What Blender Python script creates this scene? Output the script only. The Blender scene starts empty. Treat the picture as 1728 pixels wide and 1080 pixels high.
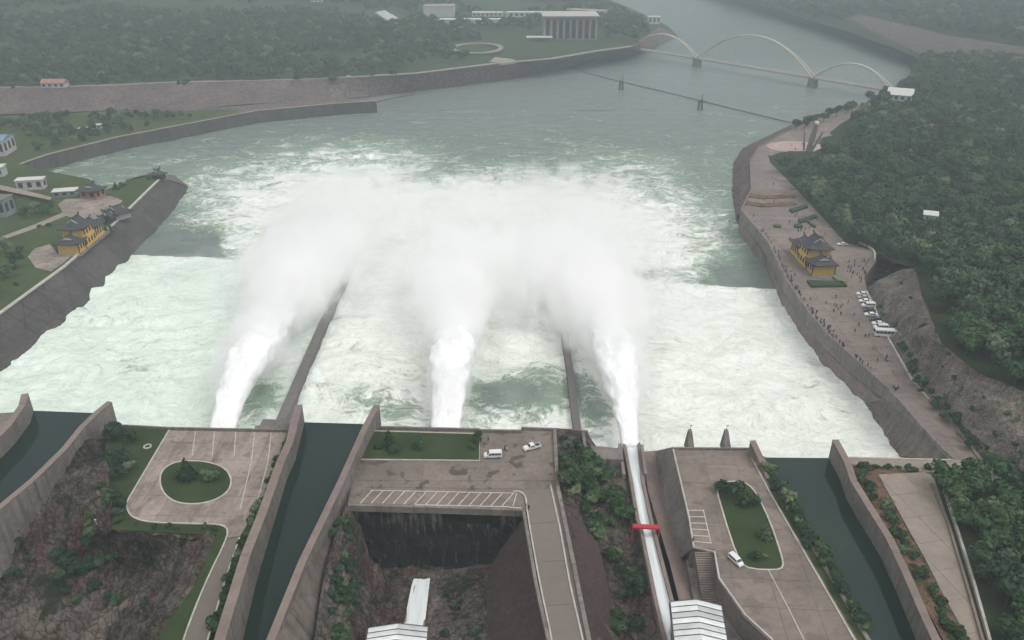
import bpy, bmesh, math, random
import numpy as np
from mathutils import Vector, Matrix, noise as mnoise
from mathutils.geometry import tessellate_polygon
from mathutils.bvhtree import BVHTree
random.seed(7); rng = np.random.default_rng(7)
scene = bpy.context.scene
COL = scene.collection
R = math.radians
# ------------------------------------------------------------ camera, sky, sun, exposure
CAM_H, LENS = 140.0, 28.0
F = 1344.0; PITCH = math.atan2(690.0, F)
CP, SP = math.cos(PITCH), math.sin(PITCH)
cd = bpy.data.cameras.new('camera'); cam = bpy.data.objects.new('camera', cd); COL.objects.link(cam)
cam.location = (0, 0, CAM_H); cam.rotation_euler = (math.pi/2 - PITCH, 0, 0)
cd.lens = LENS; cd.sensor_width = 36; cd.clip_start = 1; cd.clip_end = 20000
scene.camera = cam
SUN_EL, SUN_AZ = 58, -115      # behind thick cloud, from the left
w = bpy.data.worlds.new('World'); scene.world = w; w.use_nodes = True
nt = w.node_tree; nt.nodes.clear()
sky = nt.nodes.new('ShaderNodeTexSky'); sky.sky_type = 'NISHITA'; sky.sun_disc = False
sky.sun_elevation = R(SUN_EL); sky.sun_rotation = R(-SUN_AZ); sky.dust_density = 6; sky.air_density = 1.0; sky.ozone_density = 1
hs = nt.nodes.new('ShaderNodeHueSaturation'); hs.inputs['Saturation'].default_value = 0.25   # thick cloud: a nearly grey sky
bg = nt.nodes.new('ShaderNodeBackground'); bg.inputs['Strength'].default_value = 0.15
wo = nt.nodes.new('ShaderNodeOutputWorld')
nt.links.new(sky.outputs[0], hs.inputs['Color']); nt.links.new(hs.outputs[0], bg.inputs[0]); nt.links.new(bg.outputs[0], wo.inputs[0])
sd = bpy.data.lights.new('sun', 'SUN'); sd.energy = 1.1; sd.angle = R(25); sd.color = (1.0, 0.95, 0.89)
sun = bpy.data.objects.new('sun', sd); COL.objects.link(sun)
sdir = Vector((math.cos(R(SUN_EL))*math.sin(R(SUN_AZ)), math.cos(R(SUN_EL))*math.cos(R(SUN_AZ)), math.sin(R(SUN_EL))))
sun.rotation_euler = sdir.to_track_quat('Z', 'Y').to_euler()
scene.view_settings.view_transform = 'Standard'; scene.view_settings.look = 'None'
scene.view_settings.gamma = 1; scene.view_settings.use_curve_mapping = False
scene.view_settings.exposure = 0.0
cy = scene.cycles
cy.max_bounces = 14; cy.diffuse_bounces = 3; cy.glossy_bounces = 2; cy.transmission_bounces = 2
cy.volume_bounces = 14; cy.transparent_max_bounces = 8
cy.use_denoising = True
try: cy.denoiser = 'OPENIMAGEDENOISE'
except Exception: pass
cy.volume_step_rate = 0.6; cy.volume_max_steps = 256
HAZE_DENSITY = 0.00038

# ------------------------------------------------------------ helpers
WL = -12.0                                         # river level; platforms at 0
def P(px, py, z=0.0):
    h = CAM_H - z
    zc = h*math.hypot(F, 690.0)/(py+150.0)         # depth along the lens axis
    y = (zc - h*SP)/CP
    return Vector(((px-864.0)/F*zc, y, z))
def projn(x, y, z):                                # inverse, numpy
    h = CAM_H - z; zc = y*CP + h*SP
    return 864 + x/zc*F, h*math.hypot(F, 690.0)/zc - 150
def ppm(py, z=0.0): return (py+150.0)*CP/(CAM_H-z)  # pixels per metre

def tag(o, label=None, cat=None, group=None, kind=None):
    if label: o['label'] = label
    if cat: o['category'] = cat
    if group: o['group'] = group
    if kind: o['kind'] = kind
    return o
def empty(name, loc=(0,0,0), rz=0.0):
    o = bpy.data.objects.new(name, None); o.location = loc; o.rotation_euler = (0,0,rz); o.empty_display_size = 1
    COL.objects.link(o); return o
def mesh_obj(name, verts, faces, mat, parent=None, smooth=False, mats=None, fm=None):
    me = bpy.data.meshes.new(name); me.from_pydata([tuple(v) for v in verts], [], faces)
    if mats:
        for m in mats: me.materials.append(m)
        me.polygons.foreach_set('material_index', fm)
    elif mat: me.materials.append(mat)
    if smooth: me.polygons.foreach_set('use_smooth', [True]*len(me.polygons))
    me.update()
    o = bpy.data.objects.new(name, me); COL.objects.link(o)
    if parent: o.parent = parent
    return o
def obj_from(name, me, parent=None):
    o = bpy.data.objects.new(name, me); COL.objects.link(o)
    if parent: o.parent = parent
    return o
class MB:
    def __init__(s): s.v=[]; s.f=[]; s.m=[]
    def add(s, v, f, m=0):
        b=len(s.v); s.v += [tuple(q) for q in v]; s.f += [tuple(i+b for i in g) for g in f]; s.m += [m]*len(f)
    def box(s, c, d, rz=0, m=0, taper=1.0):
        x,y,z=d[0]/2,d[1]/2,d[2]/2; co,si=math.cos(rz),math.sin(rz); vs=[]
        for k in (-1,1):
            t = taper if k>0 else 1
            for a,b in ((-1,-1),(1,-1),(1,1),(-1,1)):
                X,Y=a*x*t,b*y*t; vs.append((c[0]+X*co-Y*si, c[1]+X*si+Y*co, c[2]+k*z))
        s.add(vs, [(3,2,1,0),(4,5,6,7),(0,1,5,4),(1,2,6,5),(2,3,7,6),(3,0,4,7)], m)
    def tube(s, a, b, r0, r1=None, n=8, m=0):
        a=Vector(a); b=Vector(b); r1=r0 if r1 is None else r1
        d=(b-a).normalized(); u=d.orthogonal().normalized(); w_=d.cross(u); vs=[]
        for p,r in ((a,r0),(b,r1)):
            for i in range(n):
                t=2*math.pi*i/n; vs.append(p+u*(r*math.cos(t))+w_*(r*math.sin(t)))
        s.add(vs, [(i,(i+1)%n,n+(i+1)%n,n+i) for i in range(n)]+[tuple(range(n))[::-1],tuple(range(n,2*n))], m)
    def ico(s, c, r, sub=1, amp=0, m=0, sc=(1,1,1)):
        bm=bmesh.new(); bmesh.ops.create_icosphere(bm, subdivisions=sub, radius=1)
        vs=[]
        for v in bm.verts:
            k=1+amp*mnoise.noise(v.co*1.7+Vector(c)); vs.append((c[0]+v.co.x*r*sc[0]*k, c[1]+v.co.y*r*sc[1]*k, c[2]+v.co.z*r*sc[2]*k))
        fs=[tuple(v.index for v in f.verts) for f in bm.faces]; bm.free(); s.add(vs, fs, m)
    def build(s, name, mat, parent=None, smooth=False, mats=None):
        return mesh_obj(name, s.v, s.f, mat, parent, smooth, mats, s.m if mats else None)

def vnoise(x, y, z=0.0, seed=0):
    """value noise 0..1 on numpy arrays"""
    x=np.asarray(x,float); y=np.asarray(y,float); z=np.asarray(z,float)+0*x
    xi=np.floor(x).astype(np.int64); yi=np.floor(y).astype(np.int64); zi=np.floor(z).astype(np.int64)
    xf=x-xi; yf=y-yi; zf=z-zi
    u=xf*xf*(3-2*xf); v=yf*yf*(3-2*yf); t=zf*zf*(3-2*zf)
    def h(a,b,c):
        n=(a*374761393+b*668265263+c*2147483647+seed*1274126177)&0xffffffff
        n=((n^(n>>13))*1274126177)&0xffffffff
        return ((n^(n>>16))&0xffff)/65535.0
    r=0
    for a in (0,1):
        for b in (0,1):
            for c in (0,1):
                r=r+h(xi+a,yi+b,zi+c)*(u if a else 1-u)*(v if b else 1-v)*(t if c else 1-t)
    return r
def fbm(x,y,z=0.0,o=4,seed=0):
    s=0;a=1;t=0
    for i in range(o):
        s=s+a*vnoise(np.asarray(x)*2**i,np.asarray(y)*2**i,np.asarray(z)*2**i,seed+i); t+=a; a*=.5
    return s/t

def prism(name, pts, z0, mat, parent=None):
    """pts: world Vectors of the top outline (any z); walls go straight down to z0"""
    n=len(pts); tri=tessellate_polygon([[Vector((p.x,p.y,0)) for p in pts]])
    vs=list(pts)+[Vector((p.x,p.y,z0)) for p in pts]
    area=sum(pts[i].x*pts[(i+1)%n].y-pts[(i+1)%n].x*pts[i].y for i in range(n))
    fs=[]
    for t in tri:
        a,b,c=[pts[i] for i in t]
        fs.append(tuple(t) if (b-a).xy.cross((c-a).xy)>0 else tuple(t)[::-1])
    for i in range(n):
        j=(i+1)%n
        fs.append((i,i+n,j+n,j) if area>0 else (i,j,j+n,i+n))
    return mesh_obj(name, vs, fs, mat, parent)
def flat(name, px, z, mat, depth=0.0, parent=None):
    pts=[P(a,b,z) for a,b in px]
    return prism(name, pts, z-depth if depth else z-0.3, mat, parent)
def pxs(px, z): return [P(a,b,z) for a,b in px]
def densify(pts, step):
    out=[]
    for a,b in zip(pts[:-1],pts[1:]):
        n=max(1,int((b-a).length/step))
        out += [a.lerp(b,i/n) for i in range(n)]
    return out+[pts[-1]]
def smooth_line(pts, it=2):
    for _ in range(it):
        q=[pts[0]]
        for a,b in zip(pts[:-1],pts[1:]): q += [a.lerp(b,.25), a.lerp(b,.75)]
        q.append(pts[-1]); pts=q
    return pts
def ribbon(name, pts, width, down, mat, parent=None, side=0.0, mb=None, m=0, closed=False):
    """a bar of the given width along a world polyline (its top); side -1..1 shifts it sideways; goes down by `down` (number or list)"""
    n=len(pts); vs=[]
    for i,p in enumerate(pts):
        if closed: a,b=pts[i-1],pts[(i+1)%n]
        else: a,b=pts[max(0,i-1)],pts[min(n-1,i+1)]
        d=(b-a); d.z=0; d.normalize(); q=Vector((d.y,-d.x,0))
        wd=width[i] if isinstance(width,(list,tuple)) else width
        dn=down[i] if isinstance(down,(list,tuple)) else down
        l=p-q*wd*(1-side)/2; r=p+q*wd*(1+side)/2
        vs += [l,r,r-Vector((0,0,dn)),l-Vector((0,0,dn))]
    fs=[]
    rngi=range(n) if closed else range(n-1)
    for i in rngi:
        a=4*i; b=4*((i+1)%n)
        for k in range(4): fs.append((a+k,a+(k+1)%4,b+(k+1)%4,b+k))
    if not closed: fs += [(3,2,1,0),(4*n-4,4*n-3,4*n-2,4*n-1)]
    fs=[f[::-1] for f in fs]
    if mb is not None: mb.add(vs,fs,m); return None
    return mesh_obj(name, vs, fs, mat, parent)
TERR=[]
def sheet(name, rows, nu, nv, mat, amp=0.0, sc=0.1, ridge=False, parent=None, keep_edges=True, vert=0.5, seed=0, terr=False, curve=False):
    """surface through a grid of control points (px,py,z), subdivided, with relief"""
    ctrl=np.array([[tuple(q if isinstance(q,Vector) else P(*q)) for q in r] for r in rows]); nr,nc=ctrl.shape[:2]
    us=np.linspace(0,nc-1,nu); vs_=np.linspace(0,nr-1,nv)
    ui=np.minimum(us.astype(int),nc-2); vi=np.minimum(vs_.astype(int),nr-2); uf=us-ui; vf=vs_-vi
    if curve: pass
    a=ctrl[vi][:,ui]; b=ctrl[vi][:,ui+1]; c=ctrl[vi+1][:,ui]; d=ctrl[vi+1][:,ui+1]
    U=uf[None,:,None]; V=vf[:,None,None]
    g=a*(1-U)*(1-V)+b*U*(1-V)+c*(1-U)*V+d*U*V
    if amp:
        X,Y,Z=g[...,0]*sc,g[...,1]*sc,g[...,2]*sc
        n1=fbm(X,Y,Z,7,seed); n2=fbm(X+40,Y+9,Z,7,seed+50)
        if ridge: n1=1-2*np.abs(n1-.5)*1.6; n2=n2
        e=np.ones(g.shape[:2])
        if keep_edges:
            eu=np.minimum(np.arange(nu),nu-1-np.arange(nu))/4.0; ev=np.minimum(np.arange(nv),nv-1-np.arange(nv))/4.0
            e=np.clip(np.minimum(eu[None,:],ev[:,None]),0,1)
        g[...,2]+=(n1-.5)*2*amp*e; g[...,0]+=(n2-.5)*2*amp*vert*e; g[...,1]+=(fbm(X-7,Y+77,Z,4,seed+9)-.5)*2*amp*vert*e
    idx=np.arange(nu*nv).reshape(nv,nu)
    q=np.stack([idx[:-1,:-1],idx[1:,:-1],idx[1:,1:],idx[:-1,1:]],-1).reshape(-1,4)
    V3=g.reshape(-1,3)
    p0,p1,p2=V3[q[0,0]],V3[q[0,1]],V3[q[0,2]]
    if np.cross(p1-p0,p2-p0)[2]<0: q=q[:,::-1]
    o=mesh_obj(name, V3.tolist(), q.tolist(), mat, parent, smooth=True)
    if terr: TERR.append((V3.tolist(), q.tolist()))
    return o

# ------------------------------------------------------------ materials
def lin(c):
    return tuple(((v/255)/12.92 if v/255<=.04045 else ((v/255+.055)/1.055)**2.4) for v in c)
class NT:
    def __init__(s, name):
        s.m=bpy.data.materials.new(name); s.m.use_nodes=True; s.t=s.m.node_tree; s.t.nodes.clear()
        s.out=s.t.nodes.new('ShaderNodeOutputMaterial')
    def n(s, typ, ins=None, **kw):
        nd=s.t.nodes.new('ShaderNode'+typ)
        for k,v in kw.items(): setattr(nd,k,v)
        for k,v in (ins or {}).items():
            if isinstance(v, bpy.types.NodeSocket): s.t.links.new(v, nd.inputs[k])
            else: nd.inputs[k].default_value=v
        return nd
    def math(s, op, a, b=0.0, c=0.0, clamp=False):
        nd=s.t.nodes.new('ShaderNodeMath'); nd.operation=op; nd.use_clamp=clamp
        for i,v in enumerate((a,b,c)):
            if isinstance(v, bpy.types.NodeSocket): s.t.links.new(v, nd.inputs[i])
            else: nd.inputs[i].default_value=v
        return nd.outputs[0]
    def noise(s, vec, scale, detail=5, rough=.55, dist=0.0, fac=True):
        nd=s.n('TexNoise', {'Vector':vec,'Scale':scale,'Detail':detail,'Roughness':rough,'Distortion':dist})
        return nd.outputs[0]
    def ramp(s, fac, stops):
        nd=s.t.nodes.new('ShaderNodeValToRGB'); s.t.links.new(fac, nd.inputs[0]); e=nd.color_ramp.elements
        while len(e)<len(stops): e.new(.5)
        for el,(p,c) in zip(e,stops):
            el.position=p; el.color=(c,c,c,1) if isinstance(c,(int,float)) else (*c,1)
        return nd.outputs[0]
    def mix(s, f, a, b, mode='MIX'):
        nd=s.t.nodes.new('ShaderNodeMix'); nd.data_type='RGBA'; nd.blend_type=mode
        for k,v in ((0,f),(6,a),(7,b)):
            if isinstance(v, bpy.types.NodeSocket): s.t.links.new(v, nd.inputs[k])
            elif k: nd.inputs[k].default_value=(*v,1) if len(v)==3 else v
            else: nd.inputs[k].default_value=v
        return nd.outputs[2]
    def maprange(s, v, a, b, c, d, smooth=False):
        nd=s.n('MapRange', {0:v}); 
        if smooth: nd.interpolation_type='SMOOTHSTEP'
        for k,val in ((1,a),(2,b),(3,c),(4,d)):
            if isinstance(val, bpy.types.NodeSocket): s.t.links.new(val, nd.inputs[k])
            else: nd.inputs[k].default_value=val
        return nd.outputs[0]
    def finish(s, col, rough=.8, bump=None, bstr=.3, bdist=.1, spec=.3, metal=0.0):
        b=s.n('BsdfPrincipled', {'Roughness':rough,'Specular IOR Level':spec,'Metallic':metal})
        if isinstance(col, bpy.types.NodeSocket): s.t.links.new(col,b.inputs[0])
        else: b.inputs[0].default_value=(*col,1)
        if bump is not None:
            bn=s.n('Bump', {'Strength':bstr,'Distance':bdist,'Height':bump}); s.t.links.new(bn.outputs[0], b.inputs['Normal'])
        s.t.links.new(b.outputs[0], s.out.inputs[0]); return s.m
def vmul(T, vec, s):
    return T.n('Mapping', {'Vector':vec,'Scale':s}).outputs[0]
def simple(name, c, rough=.6, var=.12, scale=1.0, spec=.3, metal=0.0, rnd=0.0):
    T=NT(name); co=T.n('TexCoord').outputs['Object']; n=T.noise(co,scale,4)
    col=T.mix(T.maprange(n,.3,.7,0,1), tuple(v*(1-var) for v in c), tuple(min(1,v*(1+var)) for v in c))
    if rnd:
        r=T.n('ObjectInfo').outputs['Random']; col=T.mix(T.maprange(r,0,1,0,rnd), col, (0.02,0.02,0.02))
    return T.finish(col, rough, spec=spec, metal=metal)
def concrete(name, c, stain=.5, scale=.08, streak=None, rnd=.18, dark=(.06,.05,.045), patch=.0, rough=.85, angle=0):
    T=NT(name); co=T.n('TexCoord').outputs['Object']
    n1=T.noise(co,scale,6,.6,.3); n2=T.noise(co,scale*9,5,.65); n3=T.noise(co,2.2,3,.6)
    f=T.math('ADD', T.math('MULTIPLY',n1,.55), T.math('MULTIPLY',n2,.45))
    col=T.mix(T.maprange(f,.40,.60,0,1), tuple(v*(1-.32*stain) for v in c), tuple(v*(1+.18*stain) for v in c))
    if streak:
        st=T.noise(T.n('Mapping', {'Vector':co,'Rotation':(0,0,angle),'Scale':streak}).outputs[0],1.0,5,.7,.4)
        col=T.mix(T.maprange(st,.5,.72,0,.75*stain), col, dark)
        col=T.mix(T.maprange(st,.42,.28,0,.5*stain), col, tuple(min(1,v*1.35) for v in c))
    if patch:
        pn=T.noise(co,.21,4,.5,.5); col=T.mix(T.maprange(pn,.585,.61,0,patch,True), col, dark)
    if rnd:
        r=T.n('ObjectInfo').outputs['Random']
        col=T.mix(T.maprange(r,0,1,0,rnd), col, tuple(v*.55 for v in c))
    return T.finish(col, rough, T.math('ADD',n2,T.math('MULTIPLY',n3,.5)), .35, .08, spec=.2)
M={}
M['deck']=concrete('deck_concrete',(0.290,0.248,0.214),1.0,.07,(.5,.045,.2),patch=.45,rnd=.28,dark=(.12,.10,.085),angle=R(-14))
M['deck2']=concrete('deck_concrete_patched',(0.190,0.160,0.139),.9,.07,None,patch=.9,rnd=.3,dark=(.075,.063,.056))
M['deck3']=concrete('deck_concrete_plain',(0.208,0.174,0.151),.8,.06,(.06,.25,.1),patch=.5,rnd=.2,dark=(.12,.10,.088))
M['road']=concrete('road_concrete',(0.172,0.150,0.131),.35,.05,None,rnd=.1)
M['roadpale']=concrete('pale_road_concrete',(0.270,0.236,0.198),.5,.05,None,rnd=.1)
M['wall']=concrete('wall_concrete',(0.195,0.177,0.160),1.0,.07,(.6,.6,.05),rnd=.2)
M['walltop']=concrete('wall_coping',(0.215,0.172,0.153),.6,.05,(.25,.25,.25),rnd=.1,dark=(.12,.09,.08))
M['bankslope']=concrete('bank_slope_concrete',(0.165,0.142,0.120),1.2,.05,(.06,.5,.06),rnd=.35,dark=(.035,.035,.035))
M['bankdark']=concrete('left_bank_slope_concrete',(0.088,0.080,0.074),1.2,.05,(.05,.45,.06),rnd=.3,dark=(.03,.032,.033))  # left slope's shade is put into the colour, darker than the right bank's
M['divider']=concrete('divider_concrete',(.15,.14,.13),.5,.06,None,rnd=0)
M['curb']=simple('curb_white',(.42,.40,.36),.8,.2,.5)
M['paint']=simple('road_paint',(.5,.49,.45),.7,.25,1.5)
def grassmat(name,a,b,soil=None,scale=.15,sf=.6):
    T=NT(name); co=T.n('TexCoord').outputs['Object']; n1=T.noise(co,scale,6,.6,.4); n2=T.noise(co,scale*14,4,.7)
    col=T.mix(T.maprange(T.math('ADD',T.math('MULTIPLY',n1,.6),T.math('MULTIPLY',n2,.4)),.35,.65,0,1),a,b)
    if soil:
        n3=T.noise(co,scale*.7,6,.65,.8); col=T.mix(T.maprange(n3,sf,sf+.1,0,.9),col,soil)
    return T.finish(col,.95,n2,.6,.3,spec=.1)
M['lawn']=grassmat('lawn_grass',(.026,.042,.016),(.045,.064,.025),(.07,.068,.04),.12,.66)
M['grass']=grassmat('rough_grass',(.033,.052,.018),(.066,.085,.03),(.14,.10,.07),.08,.62)
M['leftgrass']=grassmat('left_bank_grass',(.035,.055,.02),(.07,.09,.032),(.12,.09,.065),.06,.66)
M['forestfloor']=grassmat('forest_floor',(.02,.034,.014),(.035,.05,.022),(.10,.085,.06),.02,.66)
M['farland']=grassmat('far_land',(.025,.045,.02),(.055,.075,.035),(.11,.09,.075),.008,.62)
def rockmat(name,a,b,c,sc=.12,g=None,gf=.56):
    T=NT(name); co=T.n('TexCoord').outputs['Object']
    n1=T.noise(co,sc,8,.65,.8); n2=T.noise(vmul(T,co,(1,1,.35)),sc*5,6,.7,.5); n3=T.noise(co,sc*.5,5,.6,1.0)
    v=T.n('TexVoronoi',{'Vector':co,'Scale':sc*6},feature='DISTANCE_TO_EDGE').outputs[0]
    col=T.mix(T.maprange(n1,.38,.62,0,1),a,b); col=T.mix(T.maprange(n3,.52,.64,0,1),col,c)
    col=T.mix(T.maprange(n2,.52,.7,0,.75),col,tuple(x*.3 for x in a))
    col=T.mix(T.maprange(v,.0,.09,.75,0),col,tuple(x*.25 for x in a)); col=T.mix(T.maprange(T.noise(vmul(T,co,(1,1,.5)),sc*14,5,.7),.5,.7,0,.5),col,tuple(min(1,x*1.5) for x in b))  # crevice shade painted along the cell edges, then pale flecks
    if g: col=T.mix(T.maprange(T.noise(co,sc*1.3,7,.7,.4),gf,gf+.07,0,.9),col,g)
    h=T.math('ADD',T.math('MULTIPLY',n2,1.0),T.math('MULTIPLY',v,.6))
    return T.finish(col,.95,h,.9,.8,spec=.1)
M['rock']=rockmat('rough_rock',(.020,.018,.016),(.15,.128,.106),(.075,.036,.028),.08,g=(.016,.028,.012),gf=.56)
M['rockdark']=rockmat('pit_shaded_rock',(.006,.006,.006),(.035,.032,.030),(.012,.012,.012),.3,g=(.015,.02,.01),gf=.64)  # near black: the pit's weak ambient light is put into the colour
M['redsoil']=rockmat('red_gravel_slope',(.10,.072,.066),(.17,.13,.115),(.12,.085,.075),.9)
M['bankrock']=rockmat('rocky_slope',(.10,.088,.075),(.25,.22,.19),(.15,.115,.09),.16,g=(.04,.06,.025),gf=.56)
M['embank']=rockmat('red_brown_embankment',(.105,.082,.078),(.165,.13,.12),(.125,.095,.088),.03)
M['sandbank']=rockmat('brown_river_bank',(.085,.066,.06),(.13,.105,.095),(.10,.08,.07),.03)
M['soil']=rockmat('orange_soil',(.15,.085,.055),(.22,.135,.09),(.17,.11,.075),.2,g=(.04,.06,.02),gf=.52)
def leafmat(name,a,b,c):
    T=NT(name); r=T.n('ObjectInfo').outputs['Random']; co=T.n('TexCoord').outputs['Object']
    n=T.noise(co,1.2,4,.7)
    col=T.mix(r,a,b); col=T.mix(T.maprange(n,.4,.65,0,.8),col,c)
    col=T.mix(T.maprange(T.math('FRACT',T.math('MULTIPLY',r,7.3)),.86,1,0,.75),col,(.19,.23,.13))
    return T.finish(col,.75,spec=.25)
M['leaf']=leafmat('leaf_green',(.016,.050,.020),(.036,.080,.030),(.068,.125,.045))
M['leafdark']=leafmat('leaf_dark_green',(.010,.032,.013),(.020,.050,.018),(.040,.080,.028))
M['bark']=simple('bark',(.08,.06,.045),.9)
# ------------------------------------------------------------ water
def foam_map(px, py):
    f=np.zeros_like(px)
    def blob(cx,cy,rx,ry,a,p=2.0):
        nonlocal f
        d=((px-cx)/rx)**2+((py-cy)/ry)**2
        f=np.maximum(f, a*np.exp(-d**(p/2)))
    f=np.maximum(f, .30*np.clip((py-90)/190,0,1))
    blob(560,375,265,135,.92,2.2); blob(800,405,345,130,.95,2.4); blob(1000,405,275,125,.92,2.2)
    blob(430,330,190,85,.62,2); blob(620,280,180,60,.60); blob(1130,400,170,100,.62,2); blob(1060,300,160,65,.52)
    blob(1230,350,70,70,.40); blob(330,400,100,90,.38); blob(1000,260,150,30,.35)
    lineL=433+.055*(px-300)
    inb=1/(1+np.exp(-(py-lineL-np.where(px>860,.0,0))*1.2))
    base=.93-.22*np.clip(fbm(px/75,py/30,0,4,3)-.42,0,1)*2.2
    base=base-.50*np.exp(-(((px-850)/95)**2+((py-668)/52)**2)**1.3)
    base=base-.26*np.exp(-(((px-930)/60)**2+((py-660)/55)**2))
    base=base-.38*np.exp(-(((px-660)/85)**2+((py-690)/42)**2))
    base=base-.50*np.exp(-(((px-435)/38)**2+((py-675)/65)**2))
    base=base-.42*np.exp(-(((px-1000)/38)**2+((py-690)/70)**2))
    base=base-.16*np.exp(-(((px-560)/60)**2+((py-670)/80)**2))
    f=f*(1-inb)+base*inb
    # calm green tongues just below the end sills
    def calm(x0,x1,y0,y1):
        nonlocal f
        e=lambda v,w_: 1/(1+np.exp(-v/w_))
        wx=26*(fbm(px/22,py/14,0,3,9)-.5)+12*(vnoise(px/5,py/4,0,8)-.5); k=e(px-x0+wx,6)*e(x1-px+wx,3)*e(py-y0+wx*.6,9)*e(y1-py+.12*wx,1.0); f=f*(1-k)+.02*k
    calm(215,372,392,432); calm(1203,1340,452,485)
    return np.clip(f,0,.985)
def water_material():
    T=NT('river_water'); co=T.n('TexCoord').outputs['Object']
    foam=T.n('Attribute',attribute_name='foam').outputs['Fac']; mint=T.n('Attribute',attribute_name='mint').outputs['Fac']
    w1=T.n('TexNoise',{'Vector':co,'Scale':.035,'Detail':3,'Roughness':.5}).outputs['Color']
    wv=T.n('VectorMath',{0:w1,1:(.5,.5,.5)},operation='SUBTRACT').outputs[0]
    wv=T.n('VectorMath',{0:wv,'Scale':32.0},operation='SCALE').outputs[0]
    c2=T.n('VectorMath',{0:co,1:wv},operation='ADD').outputs[0]
    c3=vmul(T,c2,(1,1.5,1))
    a=T.noise(c3,.055,9,.66,.5)
    r1=T.math('SUBTRACT',1.0,T.math('ABSOLUTE',T.math('MULTIPLY',T.math('SUBTRACT',T.noise(c3,.09,8,.62,.8),.5),7.0)))
    r2=T.math('SUBTRACT',1.0,T.math('ABSOLUTE',T.math('MULTIPLY',T.math('SUBTRACT',T.noise(c3,.26,6,.6,.9),.5),6.0)))
    rid=T.math('MAXIMUM',T.math('MULTIPLY',r1,1.0,clamp=True),T.math('MULTIPLY',r2,.8,clamp=True))
    fine=T.noise(c2,1.1,5,.7,.3)
    pat=T.math('ADD',T.math('ADD',T.maprange(a,.3,.7,0,.46),T.math('MULTIPLY',rid,.42)),T.maprange(fine,.3,.7,0,.17))
    thr=T.math('SUBTRACT',1.09,foam)
    mask=T.maprange(pat,T.math('SUBTRACT',thr,.12),T.math('ADD',thr,.20),0,1,True)
    deep=T.ramp(foam,[(0,(.125,.165,.138)),(.05,(.185,.215,.200)),(.24,(.165,.208,.178)),(.42,(.235,.325,.245)),(.7,(.36,.48,.355)),(1,(.50,.60,.48))])
    deep=T.mix(T.maprange(T.noise(c3,.12,6,.7),.45,.62,0,.35),deep,T.mix(1.0,deep,(.62,.66,.62),'MULTIPLY'))
    foamc=T.mix(mint,(.84,.86,.81),(.73,.84,.75))
    foamc=T.mix(T.maprange(T.noise(c3,.05,7,.68,.5),.44,.64,0,.55),foamc,T.mix(mint,(.60,.665,.58),(.54,.68,.57)))
    foamc=T.mix(T.maprange(T.noise(c3,.33,7,.72,.6),.50,.70,0,.65),foamc,(.40,.47,.39))
    r3=T.math('ABSOLUTE',T.math('MULTIPLY',T.math('SUBTRACT',T.noise(vmul(T,c2,(1,1.7,1)),.34,7,.6,1.2),.5),6.0),clamp=True)
    foamc=T.mix(T.maprange(T.noise(c3,.13,6,.7,.9),.5,.62,0,.45),foamc,T.mix(mint,(.56,.63,.54),(.50,.64,.53)))
    foamc=T.mix(T.maprange(r3,.15,.75,0,.42),foamc,(.52,.59,.49)); foamc=T.mix(T.maprange(rid,.75,1,0,.5),foamc,(.86,.87,.84))
    col=T.mix(mask,deep,foamc)
    bh=T.math('ADD',T.math('MULTIPLY',T.noise(vmul(T,c2,(1,1.6,1)),.22,7,.65,.3),1.0),T.math('MULTIPLY',mask,.35))
    rough=T.maprange(mask,0,1,.22,.8)
    m=T.finish(col,rough,bh,.85,1.3,spec=.4)
    return m
M['water']=water_material()
def calmwater():
    T=NT('still_channel_water'); co=T.n('TexCoord').outputs['Object']
    n=T.noise(co,.02,3,.5); col=T.mix(T.maprange(n,.35,.65,0,1),(.005,.017,.016),(.013,.030,.020))
    return T.finish(col,.07,T.noise(co,.7,5,.6),.10,.12,spec=.5)
M['pool']=calmwater()

def grid_mesh(name, xs, ys, zfun, mat):
    X,Y=np.meshgrid(xs,ys); Z=zfun(X,Y)
    V=np.stack([X,Y,Z],-1).reshape(-1,3); idx=np.arange(X.size).reshape(X.shape)
    q=np.stack([idx[:-1,:-1],idx[:-1,1:],idx[1:,1:],idx[1:,:-1]],-1).reshape(-1,4)
    me=bpy.data.meshes.new(name)
    me.vertices.add(len(V)); me.vertices.foreach_set('co',V.ravel())
    me.loops.add(q.size); me.loops.foreach_set('vertex_index',q.ravel())
    me.polygons.add(len(q)); me.polygons.foreach_set('loop_start',np.arange(0,q.size,4)); me.polygons.foreach_set('loop_total',np.full(len(q),4))
    me.polygons.foreach_set('use_smooth',np.ones(len(q),bool))
    me.materials.append(mat); me.update(); me.validate()
    px,py=projn(X.ravel(),Y.ravel(),np.full(X.size,WL))
    fo=foam_map(px,py)
    at=me.attributes.new('foam','FLOAT','POINT'); at.data.foreach_set('value',fo)
    mi=np.clip((560-px)/260,0,1)*.75*np.clip((py-420)/40,0,1)+.25*np.clip((980-px)/200,0,1)
    at=me.attributes.new('mint','FLOAT','POINT'); at.data.foreach_set('value',np.clip(mi,0,1))
    o=bpy.data.objects.new(name,me); COL.objects.link(o); return o
def wz(X,Y):
    px,py=projn(X,Y,np.full(X.shape,WL)); f=foam_map(px,py)
    n=fbm(X*.09,Y*.13,0,5,11)-.5; n2=fbm(X*.03,Y*.05,0,3,21)-.5
    r=1-2*np.abs(fbm(X*.06+3,Y*.1,0,5,31)-.5)*2
    inb=np.clip((py-(433+.055*(px-300)))/4,0,1)
    amp=np.clip(.12+f*1.5,0,1.3)
    sill=inb*.9
    return WL+n*amp*1.7+n2*amp*1.5+(r-.6)*amp*.9+sill
riv=grid_mesh('river_water', np.arange(-420,560,1.8), np.concatenate([np.arange(168,420,1.25),np.arange(420,700,2.2)]), wz, M['water'])
tag(riv,kind='structure')
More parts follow.
